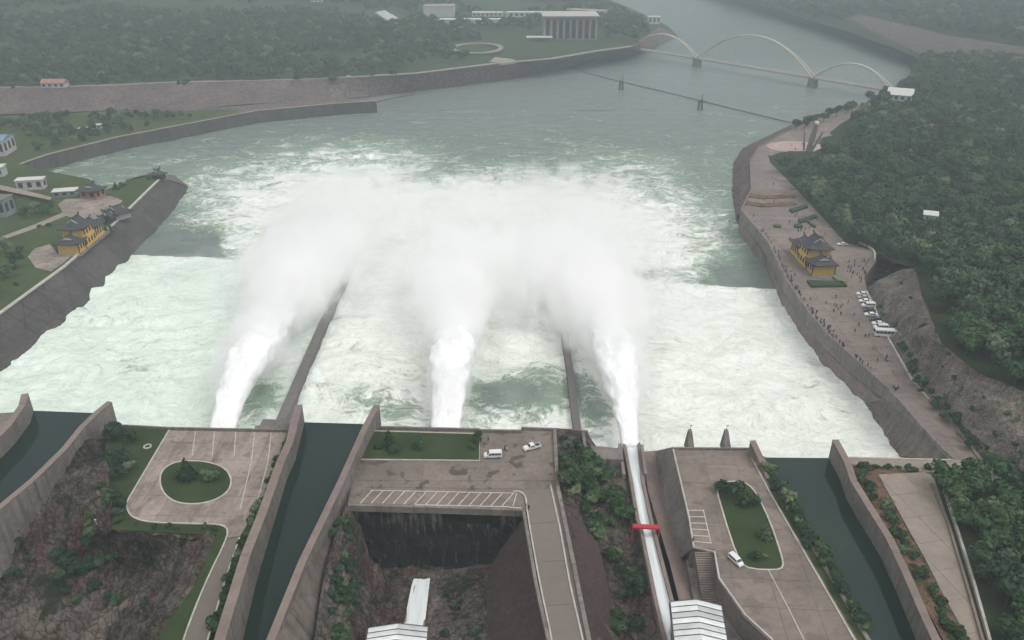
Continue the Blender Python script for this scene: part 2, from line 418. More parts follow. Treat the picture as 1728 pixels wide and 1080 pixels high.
def wfar(X,Y): return np.full(X.shape,WL)+ (fbm(X*.05,Y*.08,0,3,5)-.5)*.3
rf=grid_mesh('river_water', np.arange(-700,1500,8.0), np.concatenate([np.arange(690,1200,4),np.arange(1200,4200,40)]), wfar, M['water'])
tag(rf,kind='structure')
gb=mesh_obj('ground',[(-6000,-500,-40),(6000,-500,-40),(6000,7000,-40),(-6000,7000,-40)],[(0,1,2,3)],M['farland']); tag(gb,kind='structure')

# ------------------------------------------------------------ haze and spray
hz=MB(); hz.box((0,2900,50),(11000,7000,190)); 
def vol_haze():
    T=NT('haze_air'); v=T.n('VolumePrincipled',{'Color':(.76,.85,.92,1),'Density':HAZE_DENSITY,'Anisotropy':.25}); T.t.links.new(v.outputs[0],T.out.inputs['Volume']); return T.m
h=hz.build('haze',vol_haze()); tag(h,kind='stuff'); 
def spray_mat(name, dens, thr, nscale, seed, z0):
    T=NT(name); co=T.n('TexCoord').outputs['Object']; wp=T.n('NewGeometry').outputs['Position']
    pos=T.n('VectorMath',{0:wp,1:(seed*13.0,seed*7.0,0)},operation='ADD').outputs[0]
    pos=vmul(T,pos,(1.25,.6,1.1))
    nz=T.noise(pos,nscale,4,.6,.3)
    ln=T.n('VectorMath',{0:co},operation='LENGTH').outputs['Value']
    e=T.math('SUBTRACT',1.0,ln)                                  # 1 at centre, 0 at the skin
    e=T.math('ADD',e,T.math('MULTIPLY',T.math('SUBTRACT',nz,.5),1.5))
    nz2=T.noise(vmul(T,pos,(1,.5,1)),nscale*3.4,5,.65,.5)
    e=T.math('ADD',e,T.math('MULTIPLY',T.math('SUBTRACT',nz2,.5),1.3))
    d=T.maprange(e,thr+.05,thr+.6,0,1,True)
    edge=T.maprange(ln,.8,1.0,1,0,True)
    d=T.math('MULTIPLY',T.math('MULTIPLY',d,edge),dens)
    v=T.n('VolumePrincipled',{'Color':(1,1,1,1),'Anisotropy':0.0,'Density':d}); T.t.links.new(v.outputs[0],T.out.inputs['Volume'])
    return T.m
SPRAY=[ # px,py,z, rx,ry,rz, density, thr, yaw
 # left jet cloud
 (400,640,0, 9,20,9, .09,.0,-20), (418,612,0, 12,24,11, .09,.0,-22), (440,570,1, 14,26,13, .13,.0,-20), (478,500,3, 22,36,18, .12,.02,-18), (515,440,5, 32,50,20, .085,.0,-12), (590,345,2, 54,80,14, .035,.0,-8), (505,480,-1,24,44,13,.04,.0,-10), (660,430,-4,44,60,9,.02,.02,0), (380,470,-8, 46,50,8,.015,.1,0),
 # middle jet cloud
 (757,648,0, 9,20,9, .08,.0,0), (761,618,0, 12,24,11, .09,.0,0), (765,575,1, 14,26,13, .12,.0,0), (768,510,3, 22,36,16, .11,.03,0), (778,440,3, 36,50,15, .07,.0,0), (775,350,-1, 46,70,11, .03,.02,0), (690,500,-6, 50,56,9,.022,.06,0),
 # right jet cloud
 (1052,655,0, 8,20,9, .08,.0,4), (1045,620,0, 12,24,11, .09,.0,4), (1034,582,1, 14,26,13, .13,.0,4), (1005,515,3, 26,38,16, .12,.02,6), (960,450,5, 40,50,20, .09,.02,8), (945,340,2, 62,84,13, .03,.02,10), (1110,520,-7, 44,48,9,.02,.06,0), (870,450,-1,58,62,14,.035,.0,0), (1010,400,-4,50,60,9,.03,.05,0),
]
for i,(a,b,z,rx,ry,rz,dn,th,yw) in enumerate(SPRAY):
    mb=MB(); mb.ico((0,0,0),1.0,3)
    o=mb.build('spray_cloud',spray_mat('spray_%d'%i,dn,th,.055,i,z)); o.location=P(a,b,z); o.scale=(rx,ry,rz); o.rotation_euler=(0,0,R(yw))
    tag(o,kind='stuff')
def jetmat():
    T=NT('white_jet_water'); co=T.n('TexCoord').outputs['Object']
    n=T.noise(vmul(T,co,(1,.3,1)),.7,6,.6,.5); n2=T.noise(vmul(T,co,(1,.4,1)),.16,4,.6,.4)
    col=T.mix(T.maprange(n,.45,.75,0,.45),(.88,.89,.89),(.66,.70,.70)); col=T.mix(T.maprange(n2,.6,.72,0,.5),col,(.5,.54,.54))
    return T.finish(col,.6,n,.6,.7,spec=.3)
M['jet']=jetmat()
def jet(name,label,path,widths,heights):
    pts=[P(*p) for p in path]; 
    def cat(vals,n):
        t=np.linspace(0,len(vals)-1,n); i=np.minimum(t.astype(int),len(vals)-2); f=t-i; v=np.array(vals,float)
        vm=np.concatenate([[2*v[0]-v[1]],v,[2*v[-1]-v[-2]]]); p0,p1,p2,p3=vm[i],vm[i+1],vm[i+2],vm[i+3]
        if v.ndim>1: f=f[:,None]
        return .5*((2*p1)+(-p0+p2)*f+(2*p0-5*p1+4*p2-p3)*f*f+(-p0+3*p1-3*p2+p3)*f**3)
    n=70; k=28; C=cat([tuple(p) for p in pts],n); Wd=cat(widths,n); Hh=cat(heights,n)
    vs=[]
    for i in range(n):
        d=Vector(C[min(n-1,i+1)]-C[max(0,i-1)]); d.z=0; d.normalize(); q=Vector((d.y,-d.x,0))
        for j in range(k):
            t=2*math.pi*j/k; c_,s_=math.cos(t),math.sin(t)
            sx=math.copysign(abs(c_)**.7,c_); sz=math.copysign(abs(s_)**.7,s_)
            p=Vector(C[i])+q*(sx*Wd[i]/2)+Vector((0,0,sz*Hh[i]/2))
            am=(.15+1.9*i/n); p+=Vector((c_,0,s_))*(mnoise.fractal(Vector((p.x*.45,p.y*.16,p.z*.45)),1.0,2.0,5)*am)
            vs.append(p)
    fs=[(i*k+j,(i+1)*k+j,(i+1)*k+(j+1)%k,i*k+(j+1)%k) for i in range(n-1) for j in range(k)]
    fs+= [tuple(range(k)),tuple(range((n-1)*k,n*k))[::-1]]
    o=mesh_obj(name,vs,fs,M['jet'],smooth=True); tag(o,label,'water jet','white jets shooting into the stilling basin'); return o
jet('water_jet','leftmost white water jet curving out from below the deck with the oval lawn',[(374,738,-6),(384,690,-2),(402,640,1),(430,590,2),(472,530,-3)],[8.4,8.6,10.5,14,12],[3.5,5,8,9,4])
jet('water_jet','middle white water jet shooting from below the deck with the long lawn and two vehicles',[(751,738,-6),(755,690,-2),(760,640,1),(764,590,2),(768,530,-4)],[9.0,9.6,12,14.5,11],[3.5,5,8,9,4])
jet('water_jet','right white water jet leaving the open chute that the red beam crosses',[(1064,756,-5.2),(1058,705,-1),(1049,650,1),(1038,600,2),(1018,536,-4)],[5.2,7,10.5,14,11],[2.5,5,8,9,4])
# ------------------------------------------------------------ setting: banks, terrain, decks
def struct(o,label=None): o['kind']='structure'; return o
def clip_cell(poly, cell):
    """poly: list of 2D tuples, cell: convex list ccw"""
    out=poly
    n=len(cell)
    for i in range(n):
        a=cell[i]; b=cell[(i+1)%n]; inp=out; out=[]
        if not inp: return []
        ins=lambda p:(b[0]-a[0])*(p[1]-a[1])-(b[1]-a[1])*(p[0]-a[0])>=0
        for k in range(len(inp)):
            p,q=inp[k-1],inp[k]; ip,iq=ins(p),ins(q)
            if ip!=iq:
                d1=(b[0]-a[0])*(p[1]-a[1])-(b[1]-a[1])*(p[0]-a[0]); d2=(b[0]-a[0])*(q[1]-a[1])-(b[1]-a[1])*(q[0]-a[0])
                t=d1/(d1-d2); out.append((p[0]+(q[0]-p[0])*t,p[1]+(q[1]-p[1])*t))
            if iq: out.append(q)
    return out
def slabs(parent, px, z, cw, ch, ang, mat, gap=.1, name='paving_slab', th=.08):
    W=[P(a,b,z) for a,b in px]; poly=[(p.x,p.y) for p in W]
    co,si=math.cos(ang),math.sin(ang)
    loc=[(x*co+y*si,-x*si+y*co) for x,y in poly]
    x0=min(p[0] for p in loc);x1=max(p[0] for p in loc);y0=min(p[1] for p in loc);y1=max(p[1] for p in loc)
    area=sum(loc[i][0]*loc[(i+1)%len(loc)][1]-loc[(i+1)%len(loc)][0]*loc[i][1] for i in range(len(loc)))
    if area<0: loc=loc[::-1]
    nx=max(1,round((x1-x0)/cw)); ny=max(1,round((y1-y0)/ch)); cnt=0
    for i in range(nx):
        for j in range(ny):
            a=x0+(x1-x0)*i/nx+gap/2; b=x0+(x1-x0)*(i+1)/nx-gap/2; c=y0+(y1-y0)*j/ny+gap/2; d=y0+(y1-y0)*(j+1)/ny-gap/2
            q=clip_cell(loc,[(a,c),(b,c),(b,d),(a,d)])
            if len(q)<3: continue
            ar=abs(sum(q[k][0]*q[(k+1)%len(q)][1]-q[(k+1)%len(q)][0]*q[k][1] for k in range(len(q))))/2
            if ar<1.5: continue
            pts=[Vector((x*co-y*si,x*si+y*co,z+th+rng.uniform(-.02,.02))) for x,y in q]
            cl=[]
            for p in pts:
                if not cl or (p-cl[-1]).length>.05: cl.append(p)
            if len(cl)>2 and (cl[0]-cl[-1]).length<.05: cl.pop()
            if len(cl)<3: continue
            prism(name, cl, z+.005, mat, parent); cnt+=1
    return cnt
# --- decks
def deck(name, px, z, depth, mat, cell=None, slabmat=None, ang=0.0, skip=None, slabpx=None):
    pts=[P(a,b,z) for a,b in px]; o=prism(name,pts,z-depth,mat); struct(o)
    if cell: slabs(o, slabpx or px, z, cell[0], cell[1], ang, slabmat)
    return o
A_px=[(288,721),(486,725),(470,775),(440,850),(405,905),(383,908),(381,893),(372,885),(250,880),(230,874),(218,864),(214,846),(222,832)]
deckA=deck('concrete_deck',A_px,0,26,M['deck'],(6.5,8.0),M['deck'],R(-1))
grA=flat('grass_verge',[(208,717),(287,721),(222,832),(214,846),(218,864),(230,874),(250,880),(372,885),(381,893),(383,908),(345,985),(308,1080),(275,1200),(240,1200),(262,1080),(330,985),(366,902),(300,900),(190,893),(178,800),(178,748)],.04,M['lawn'],.3); struct(grA)
struct(prism('rock_base',[p-Vector((0,0,.4)) for p in [P(a,b,.04) for a,b in [(208,717),(287,721),(222,832),(214,846),(218,864),(230,874),(250,880),(372,885),(381,893),(383,908),(345,985),(308,1080),(275,1200),(240,1200),(262,1080),(330,985),(366,902),(300,900),(190,893),(178,800),(178,748)]]],-26,M['rock']))
roadA=flat('service_road',[(383,909),(405,906),(378,985),(350,1080),(320,1200),(272,1200),(308,1080),(345,985)],.03,M['road'],26); struct(roadA)
rd=flat('hedge_bed',[(486,725),(497,724),(455,845),(414,940),(352,1080),(350,1080),(378,985),(405,906),(440,850),(470,775)],.02,M['lawn'],26); struct(rd)
B_px=[(622,720),(880,725),(880,720),(936,722),(941,820),(962,930),(992,1080),(1012,1200),(950,1200),(931,1080),(910,985),(888,862),(586,851),(598,800),(608,776)]
struct(prism('rock_base',[P(a,b,0)-Vector((0,0,1.3)) for a,b in B_px],-26,M['rockdark']))
deckB=deck('concrete_deck',B_px,0,1.25,M['deck2'],(9.5,8.5),M['deck2'],R(0),slabpx=[(608,777),(812,779),(812,725),(880,725),(880,722),(935,724),(940,822),(888,828),(870,825),(620,822),(590,846),(600,800)])
slabs(deckB,[(622,824),(868,829),(880,838),(886,858),(592,849)],0,9.5,12,0,M['deck3'])
slabs(deckB,[(941,823),(962,930),(990,1080),(1012,1200),(950,1200),(932,1080),(911,985),(890,862),(888,838),(880,828)],0,30,14,R(5),M['road'],name='road_slab')
C_px=[(1133,755),(1262,756),(1279,757),(1290,800),(1302,832),(1345,905),(1447,1080),(1515,1200),(1360,1200),(1300,1078),(1255,1037),(1212,975),(1206,928),(1168,922),(1160,870)]
deckC=deck('concrete_deck',C_px,0,16,M['deck3'],(9,9),M['deck3'],R(-4))
# basin end walls under the lips and between the decks
struct(flat('basin_end_wall',[(-60,700),(57,694),(163,697),(208,717),(208,730),(-60,730)],-1.3,M['wall'],30))
struct(flat('basin_end_wall',[(430,718),(512,712.5),(612,715.5),(646,719),(646,733),(430,733)],-1.35,M['wall'],30))
struct(flat('basin_end_wall',[(936,722),(992,726),(1000,752),(1050,757),(1052,775),(940,775)],-1.6,M['wall'],30))
struct(flat('basin_end_wall',[(1268,760),(1294,772.5),(1399,773.5),(1430,773),(1500,792),(1268,792)],-1.35,M['wall'],30))
# --- rock pits
def S(name, rows, nu, nv, mat, **k): return struct(sheet(name, rows, nu, nv, mat, **k))
S('rock_slope',[[(-80,915,-5),(0,852,-4),(60,803,-4),(118,756,-3),(150,750,-1.5),(181,745,-.5)],
 [(-80,960,-8),(0,905,-8),(60,870,-7),(108,830,-4),(150,818,.5),(184,808,0)],
 [(-80,1000,-12),(0,950,-12),(60,925,-12),(108,915,-12),(150,915,-9),(190,896,-.2)],
 [(-80,1050,-16),(0,985,-16),(90,975,-17),(190,965,-17),(275,950,-10),(367,905,-.5)],
 [(-80,1120,-20),(0,1050,-21),(90,1030,-22),(190,1010,-21),(275,990,-13),(332,985,-.3)],
 [(-80,1180,-24),(0,1120,-24),(90,1100,-25),(190,1080,-24),(240,1080,-14),(264,1080,-.3)],
 [(-80,1330,-24),(0,1290,-24),(90,1270,-24),(170,1240,-22),(215,1210,-14),(244,1200,-.3)]],
 250,280,M['rock'],amp=3.0,sc=.085,ridge=True,vert=.6,seed=3,terr=True)
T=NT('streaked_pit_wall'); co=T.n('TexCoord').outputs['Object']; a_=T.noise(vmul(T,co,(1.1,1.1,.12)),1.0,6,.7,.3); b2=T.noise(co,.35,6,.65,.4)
zz=T.n('SeparateXYZ',{0:co}).outputs[2]; pale_streak=T.math('ADD',a_,T.maprange(zz,-9,-1,-.06,.10)); c_=T.mix(T.maprange(pale_streak,.50,.68,0,1),(.008,.008,.009),(.12,.11,.098)); c_=T.mix(T.maprange(b2,.5,.65,0,.6),c_,(.010,.012,.009))  # pale streaks, paler towards the top of the pit wall
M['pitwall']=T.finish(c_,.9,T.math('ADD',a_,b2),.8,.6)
bw_t=[P(584,851,-.4)+Vector((0,-.6,-.8)),P(660,853,-.4)+Vector((0,-.6,-.8)),P(740,855,-.4)+Vector((0,-.6,-.8)),P(820,858,-.4)+Vector((0,-.6,-.8)),P(890,861,-.4)+Vector((0,-.6,-.8))]
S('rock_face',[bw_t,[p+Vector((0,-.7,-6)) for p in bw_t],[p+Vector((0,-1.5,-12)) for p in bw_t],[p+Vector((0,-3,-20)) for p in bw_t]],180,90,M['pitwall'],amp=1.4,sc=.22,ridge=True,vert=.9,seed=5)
S('rock_slope',[[(583,849,1),(592,852,-1),(603,870,-5),(614,925,-15),(640,950,-19)],
 [(566,900,-1),(590,905,-4),(612,912,-9),(630,950,-16),(652,980,-20)],
 [(548,960,-2),(578,965,-6),(604,975,-11),(628,1005,-18),(650,1022,-20.5)],
 [(530,1080,-4),(562,1080,-9),(600,1085,-13),(622,1095,-20),(650,1092,-21.5)],
 [(500,1230,-4),(540,1230,-10),(585,1230,-14),(610,1230,-21),(645,1230,-22)]],60,90,M['rock'],amp=1.6,sc=.16,ridge=True,seed=8,terr=True)
S('pit_floor',[[(630,948,-19),(700,950,-19),(760,952,-19),(830,950,-17)],[(645,980,-20.3),(700,985,-20.3),(760,985,-20),(824,980,-18)],[(645,1022,-20.8),(700,1022,-20.8),(765,1020,-20.5),(822,1010,-18)],[(640,1092,-21.5),(700,1092,-21.5),(770,1090,-21),(822,1085,-18)],[(640,1230,-22),(700,1230,-22),(770,1230,-21),(822,1230,-18)]],50,60,M['rock'],amp=.7,sc=.2,seed=12,terr=True)
S('gravel_slope',[[(826,951,-18),(870,890,-6),(889,863,-.6)],[(820,980,-18.3),(862,945,-9),(901,920,-.6)],[(820,1012,-18.3),(868,995,-9),(912,985,-.6)],[(820,1085,-18.3),(880,1085,-8),(933,1080,-.6)],[(818,1230,-18),(890,1230,-8),(955,1200,-.6)]],50,60,M['redsoil'],amp=.6,sc=.3,seed=14,terr=True)
# --- slope between the road and the open chute
S('planted_slope',[[(936,722,-.6),(965,725,-.6),(990,728,-1),(1006,754,-4),(1022,757,-5.2),(1046,760,-5.4)],
 [(941,780,-.6),(968,778,-1),(992,776,-2),(1012,778,-5),(1030,782,-5.6),(1050,790,-5.4)],
 [(948,850,-.8),(975,850,-3),(1000,850,-5),(1022,850,-6.5),(1042,850,-6.5),(1063,850,-5.4)],
 [(962,920,-.8),(995,915,-6),(1020,915,-8),(1045,910,-9),(1062,905,-8),(1079,905,-5.4)],
 [(978,1000,-.8),(1005,995,-7),(1030,990,-12),(1055,985,-11),(1075,975,-8.5),(1097,970,-5.4)],
 [(996,1100,-.8),(1030,1090,-9),(1055,1080,-14),(1080,1070,-12),(1100,1060,-8.5),(1118,1055,-5.4)],
 [(1016,1230,-.8),(1050,1220,-9),(1080,1210,-14),(1100,1200,-12),(1120,1190,-8),(1140,1180,-5.4)]],80,110,M['rock'],amp=1.1,sc=.18,ridge=True,seed=21,terr=True)
S('gravel_slope',[[(950,850,-.3),(962,855,-1),(975,862,-1.6)],[(964,920,-.3),(985,915,-3),(1012,925,-6)],[(980,1000,-.3),(1005,990,-5),(1028,1000,-9)],[(996,1090,-.3),(1020,1085,-6),(1036,1080,-10)],[(1016,1230,-.3),(1042,1230,-6),(1062,1220,-11)]],30,50,M['redsoil'],amp=.35,sc=.3,seed=22,terr=True)
# chute right: berm, battered retaining wall
S('chute_berm',[[(1084,762,-6.2),(1112,760,-9.5)],[(1094,830,-6.2),(1120,845,-9.5)],[(1112,890,-6.2),(1138,900,-9.5)],[(1130,950,-6.2),(1160,955,-9.5)],[(1150,1030,-6.2),(1185,1030,-9.5)],[(1190,1200,-6.2),(1240,1200,-9.5)]],14,60,M['walltop'],amp=.15,sc=.2)
rw_t=[P(1133,755,-.05),P(1148,815,-.05),P(1160,870,-.05),P(1170,925,-.05)]
rw_b=[P(1104,762,-10),P(1112,830,-10),P(1126,890,-10),P(1146,945,-10)]
rwt=empty('retaining_wall',rw_b[0]); 
def wall_panels(parent, top, bot, mat, step, name='wall_panel', gap=.06, nv=1, out=.12):
    top=densify(top,step); 
    n=len(top)
    def samp(line,t):
        k=t*(len(line)-1); i=min(int(k),len(line)-2); return line[i].lerp(line[i+1],k-i)
    for i in range(n-1):
        for j in range(nv):
            f0=j/nv; f1=(j+1)/nv
            a0=top[i].lerp(samp(bot,i/(n-1)),f0); a1=top[i+1].lerp(samp(bot,(i+1)/(n-1)),f0)
            b0=top[i].lerp(samp(bot,i/(n-1)),f1); b1=top[i+1].lerp(samp(bot,(i+1)/(n-1)),f1)
            d=(a1-a0).normalized(); e=(b0-a0).normalized(); nn=d.cross(e).normalized()
            if nn.z<0 or (abs(nn.z)<.01 and nn.y>0): nn=-nn
            g=gap/2; q=[a0+d*g+e*g,a1-d*g+e*g,b1-d*g-e*g,b0+d*g-e*g]
            jit=rng.uniform(0,.04)
            vs=[p+nn*(out+jit) for p in q]+[p-nn*.5 for p in q]
            o=mesh_obj(name,vs,[(0,1,2,3),(7,6,5,4),(0,4,5,1),(1,5,6,2),(2,6,7,3),(3,7,4,0)],mat); o.parent=parent; o.matrix_parent_inverse=Matrix.Translation(-parent.location)
tag(rwt,'battered grey retaining wall holding up the deck with the long planted island','retaining wall')
wall_panels(rwt,rw_t,rw_b,M['wall'],9)
# --- channel walls: part 'wall_section' per length
def channel_wall(label, top, base_z, thick, side, mat=None):
    """top: world points of the inner top edge; thickness to side(+1 right/-1 left of travel)"""
    rt=empty('spillway_wall',Vector((top[0].x,top[0].y,base_z))); tag(rt,label,'channel wall','concrete walls of the spillway channels')
    pts=densify(top,13)
    k=2
    for i in range(0,len(pts)-1,k):
        seg=pts[i:min(len(pts),i+k+1)]
        if len(seg)<2: continue
        o=ribbon('wall_section',seg,thick,[p.z-base_z for p in seg],M['wall'],None,side=side); o.parent=rt; o.matrix_parent_inverse=Matrix.Translation(-rt.location)
        tp=[p+Vector((0,0,.25)) for p in seg]
        o=ribbon('coping',tp,thick+.25,.24,M['walltop'],None,side=side*(thick/(thick+.25))); o.parent=rt; o.matrix_parent_inverse=Matrix.Translation(-rt.location)
    return rt
def up(px,z0,dz): 
    out=[]
    for (a,b),d in zip(px,dz): p=P(a,b,z0); p.z=z0+d; out.append(p)
    return out
def pz(l): return [P(*q) for q in l]
Lw_in=[(57,693),(52,712),(27,747),(0,775),(-60,840)]
channel_wall('curved wall on the far side of the channel at the left edge',up(Lw_in,-1,[6.3,6,5.8,5.6,5.6]),-14,1.8,1)
channel_wall('wall between the left channel and the brown rock slope',pz([(182,678,5.3),(160,696,5),(134,721,5),(105,757,4.5),(50,811,3.5),(0,852,3),(-70,915,3)]),-14,1.5,-1)
Mw_in=[(514,712.5),(499,775),(484,810),(458,897),(432,985),(410,1080),(382,1200)]
channel_wall('left wall of the middle channel, beside the hedge and narrow road',up(Mw_in,-1,[6.3,6,6,7,9,10.5,12]),-14,2.0,1)
channel_wall('right wall of the middle channel, above the streaked concrete slope',pz([(632,684,5.2),(611,723,5),(571,812,5),(505,947,5),(450,1082,5),(400,1200,5)]),-14,1.6,-1)
Rw_in=[(1398,773),(1418,810),(1428,842),(1456,890),(1486,940),(1513,1000),(1546,1080),(1600,1200)]
channel_wall('right wall of the right channel with orange soil behind it',up(Rw_in,-1,[6.3,6,6,6,6,6,6,6]),-14,1.6,-1)
channel_wall('pointed wall nose at the left side of the right channel mouth',pz([(1274,744,4.3),(1284,765,3.2),(1296,792,1.2),(1303,808,.5)]),-14,1.5,1)
channel_wall('thin left wall of the right channel below the row of shrubs',pz([(1303,806,.4),(1322,838,.4),(1363,905,.4),(1415,990,.4),(1468,1080,.4),(1540,1200,.4)]),-14,.7,1)
struct(flat('shrub_bed',[(1279,757),(1296,790),(1302,806),(1322,838),(1363,905),(1415,990),(1468,1080),(1540,1200),(1515,1200),(1447,1080),(1345,905),(1302,832),(1290,800)],.0,M['grass'],14))
# pointed pier noses where the walls stand out over the basin
def nose(px_in,z0,z1,w_,side,yaw=0):
    pass
# pools
for nm,px in (('spillway_channel_water',[(57,693),(163,697),(134,725),(100,765),(50,815),(0,858),(-90,935),(-90,840),(0,770),(27,745),(50,712)]),
              ('spillway_channel_water',[(512,712.5),(613,715.5),(600,760),(571,830),(505,965),(450,1100),(400,1230),(350,1230),(405,1080),(430,985),(456,897),(482,810),(497,775)]),
              ('spillway_channel_water',[(1293,772),(1399,773),(1420,810),(1430,842),(1458,890),(1488,940),(1515,1000),(1548,1080),(1602,1200),(1545,1200),(1465,1080),(1360,910),(1318,840)])):
    struct(flat(nm,px,-1.0,M['pool'],.5))
# streaked sloping wall outside the middle channel
st_t=pz([(583,800,4.6),(560,850,4.6),(514,948,4.6),(459,1082,4.6),(412,1195,4.6)]); st_b=pz([(604,800,0),(588,852,-3),(556,950,-6),(531,1082,-7),(505,1230,-7)])
sw=empty('sloping_side_wall',st_b[1]); tag(sw,'streaked concrete slope beneath the right wall of the middle channel','sloping wall')
wall_panels(sw,st_t,st_b,M['bankslope'],11,nv=1,out=.1)
S('channel_backfill',[[(642,718,-1),(632,752,0),(606,777,0)],[(642,700,-1.5),(620,735,0),(590,820,0)]],3,3,M['wall'])
# --- right side: berm with soil, pale road, kerb wall
S('soil_berm',[[(1432,775,-.5),(1470,783,0),(1575,800,0)],[(1436,795,1.5),(1465,800,1),(1484,802,0)],[(1478,880,2.6),(1500,872,1.5),(1517,870,.3)],[(1530,965,2.8),(1548,955,1.5),(1560,945,.3)],[(1592,1080,2.8),(1612,1070,1.6),(1632,1078,.3)],[(1650,1200,2.8),(1672,1200,1.5),(1690,1200,.3)]],40,90,M['soil'],amp=.5,sc=.2,terr=True)
pr=flat('pale_road',[(1482,801),(1560,797),(1575,803),(1600,880),(1628,980),(1658,1080),(1690,1200),(1672,1200),(1634,1080),(1590,1000),(1562,945),(1520,870)],.25,M['roadpale'],6); struct(pr)
slabs(pr,[(1482,801),(1560,797),(1575,803),(1600,880),(1628,980),(1658,1080),(1690,1200),(1672,1200),(1634,1080),(1590,1000),(1562,945),(1520,870)],.25,7,9,R(12),M['roadpale'],name='road_slab')
struct(flat('crest_road',[(1425,771.5),(1606,775),(1640,777),(1668,792),(1668,806),(1640,800),(1560,796),(1432,787)],.05,M['roadpale'],20))
struct(flat('side_road',[(1635,803),(1735,810),(1800,812),(1800,822),(1735,820),(1640,815)],.4,M['roadpale'],4))
struct(flat('road_verge',[(1560,797),(1640,801),(1640,815),(1800,822),(1800,850),(1728,835),(1600,815),(1576,806)],.2,M['grass'],4))
# --- right bank of the basin
crest=[(1605,775),(1560,728),(1500,660),(1440,607),(1400,570),(1365,530),(1330,480),(1296,410),(1262,370),(1250,355)]
crest2=[(1268,318),(1266,270),(1280,246),(1310,230),(1345,211),(1410,188),(1447,179)]
prom=[(a,b) for a,b in crest]+crest2+[(1460,186),(1420,208),(1400,224),(1425,248),(1400,262),(1330,268),(1296,262),(1300,275),(1345,320),(1425,408),(1476,424),(1480,440),(1458,468),(1464,490),(1500,570),(1540,640),(1568,672),(1592,690),(1668,790),(1640,777)]
promenade=flat('promenade',prom,0,M['deck3'],12); struct(promenade)
slabs(promenade,[(1604,773),(1560,728),(1500,660),(1440,607),(1400,570),(1365,530),(1330,480),(1296,410),(1252,356),(1270,318),(1300,290),(1345,322),(1425,410),(1474,426),(1478,440),(1456,468),(1462,490),(1498,570),(1538,640),(1566,672),(1590,690),(1666,788)],0,8,10,R(-2),M['deck3'])
cr=[P(a,b,0) for a,b in crest]
wallh=[0.3,.4,3.5,5,5,5,5,5,4.5,4.5]
wb=[p-Vector((0,0,h_)) for p,h_ in zip(cr,wallh)]
rb=empty('river_wall',cr[4]-Vector((0,0,5))); tag(rb,'vertical concrete river wall along the crowded right promenade','river wall')
wall_panels(rb,cr[1:],[P(1560,728,0)-Vector((0,0,.5))]+wb[2:],M['wall'],9,out=.35)
rs=mesh_obj('bank_slope_core',[p+Vector((.6,0,-.3)) for p in wb]+[P(*q) for q in [(1496,769,-14),(1470,715,-14),(1430,655,-14),(1400,620,-14),(1372,580,-14),(1345,545,-14),(1315,500,-14),(1288,450,-14),(1256,395,-14),(1243,375,-14)]],[(i,i+1,11+i,10+i) for i in range(9)],M['bankslope']); struct(rs)
wl_r=[P(*q) for q in [(1496,769,-13.5),(1470,715,-13.5),(1430,655,-13.5),(1400,620,-13.5),(1372,580,-13.5),(1345,545,-13.5),(1315,500,-13.5),(1288,450,-13.5),(1256,395,-13.5),(1243,375,-13.5)]]
def slope_panels(parent, top, bot, mat, nseg, nv, name='slope_panel', out=.15):
    def samp(line,t):
        k=t*(len(line)-1); i=min(int(k),len(line)-2); return line[i].lerp(line[i+1],k-i)
    for s in range(len(top)-1):
        m=max(1,round((top[s+1]-top[s]).length/nseg))
        for i in range(m):
            for j in range(nv):
                T0=top[s].lerp(top[s+1],i/m);T1=top[s].lerp(top[s+1],(i+1)/m);B0=bot[s].lerp(bot[s+1],i/m);B1=bot[s].lerp(bot[s+1],(i+1)/m)
                q=[T0.lerp(B0,j/nv),T1.lerp(B1,j/nv),T1.lerp(B1,(j+1)/nv),T0.lerp(B0,(j+1)/nv)]
                c=sum(q,Vector())/4; nn=(q[1]-q[0]).cross(q[3]-q[0]).normalized(); nn=-nn if nn.z<0 else nn
                q=[p+(c-p).normalized()*.07+nn*(out+rng.uniform(-.03,.03)) for p in q]
                vs=q+[p-nn*.5 for p in q]
                o=mesh_obj(name,vs,[(0,1,2,3),(7,6,5,4),(0,4,5,1),(1,5,6,2),(2,6,7,3),(3,7,4,0)],mat); o.parent=parent
slope_panels(rs,wb,wl_r,M['bankslope'],12,3)
cope=ribbon('parapet',[p+Vector((0,0,1.0)) for p in densify(cr,6)],.45,1.0,M['wall'],side=-1); tag(cope,'low concrete parapet along the edge of the right promenade','parapet')
# curved bank upstream of the promenade
S('curved_bank',[[P(1250,357,-4.5),P(1266,318,-.2),P(1264,270,-.2),P(1278,246,-.2),P(1308,230,-.2),P(1345,211,-.2),P(1408,188,-.2),P(1447,179,-.2)],
  [(1244,365,-9),(1248,318,-6),(1248,272,-6),(1264,248,-6),(1298,231,-6),(1338,211,-6),(1402,188,-6),(1443,180,-6)],
  [(1240,380,-14),(1230,320,-14),(1234,275,-14),(1250,250,-14),(1288,232,-14),(1330,212,-14),(1396,189,-14),(1440,182,-14)]],90,20,M['embank'],amp=.6,sc=.2)
p2=ribbon('parapet',[P(a,b,.9) for a,b in [(1250,355),(1268,318),(1266,270),(1280,246),(1310,230),(1345,211),(1410,188),(1447,179)]],.6,.9,M['walltop']); tag(p2,'dark low parapet curving along the upstream end of the promenade','parapet')
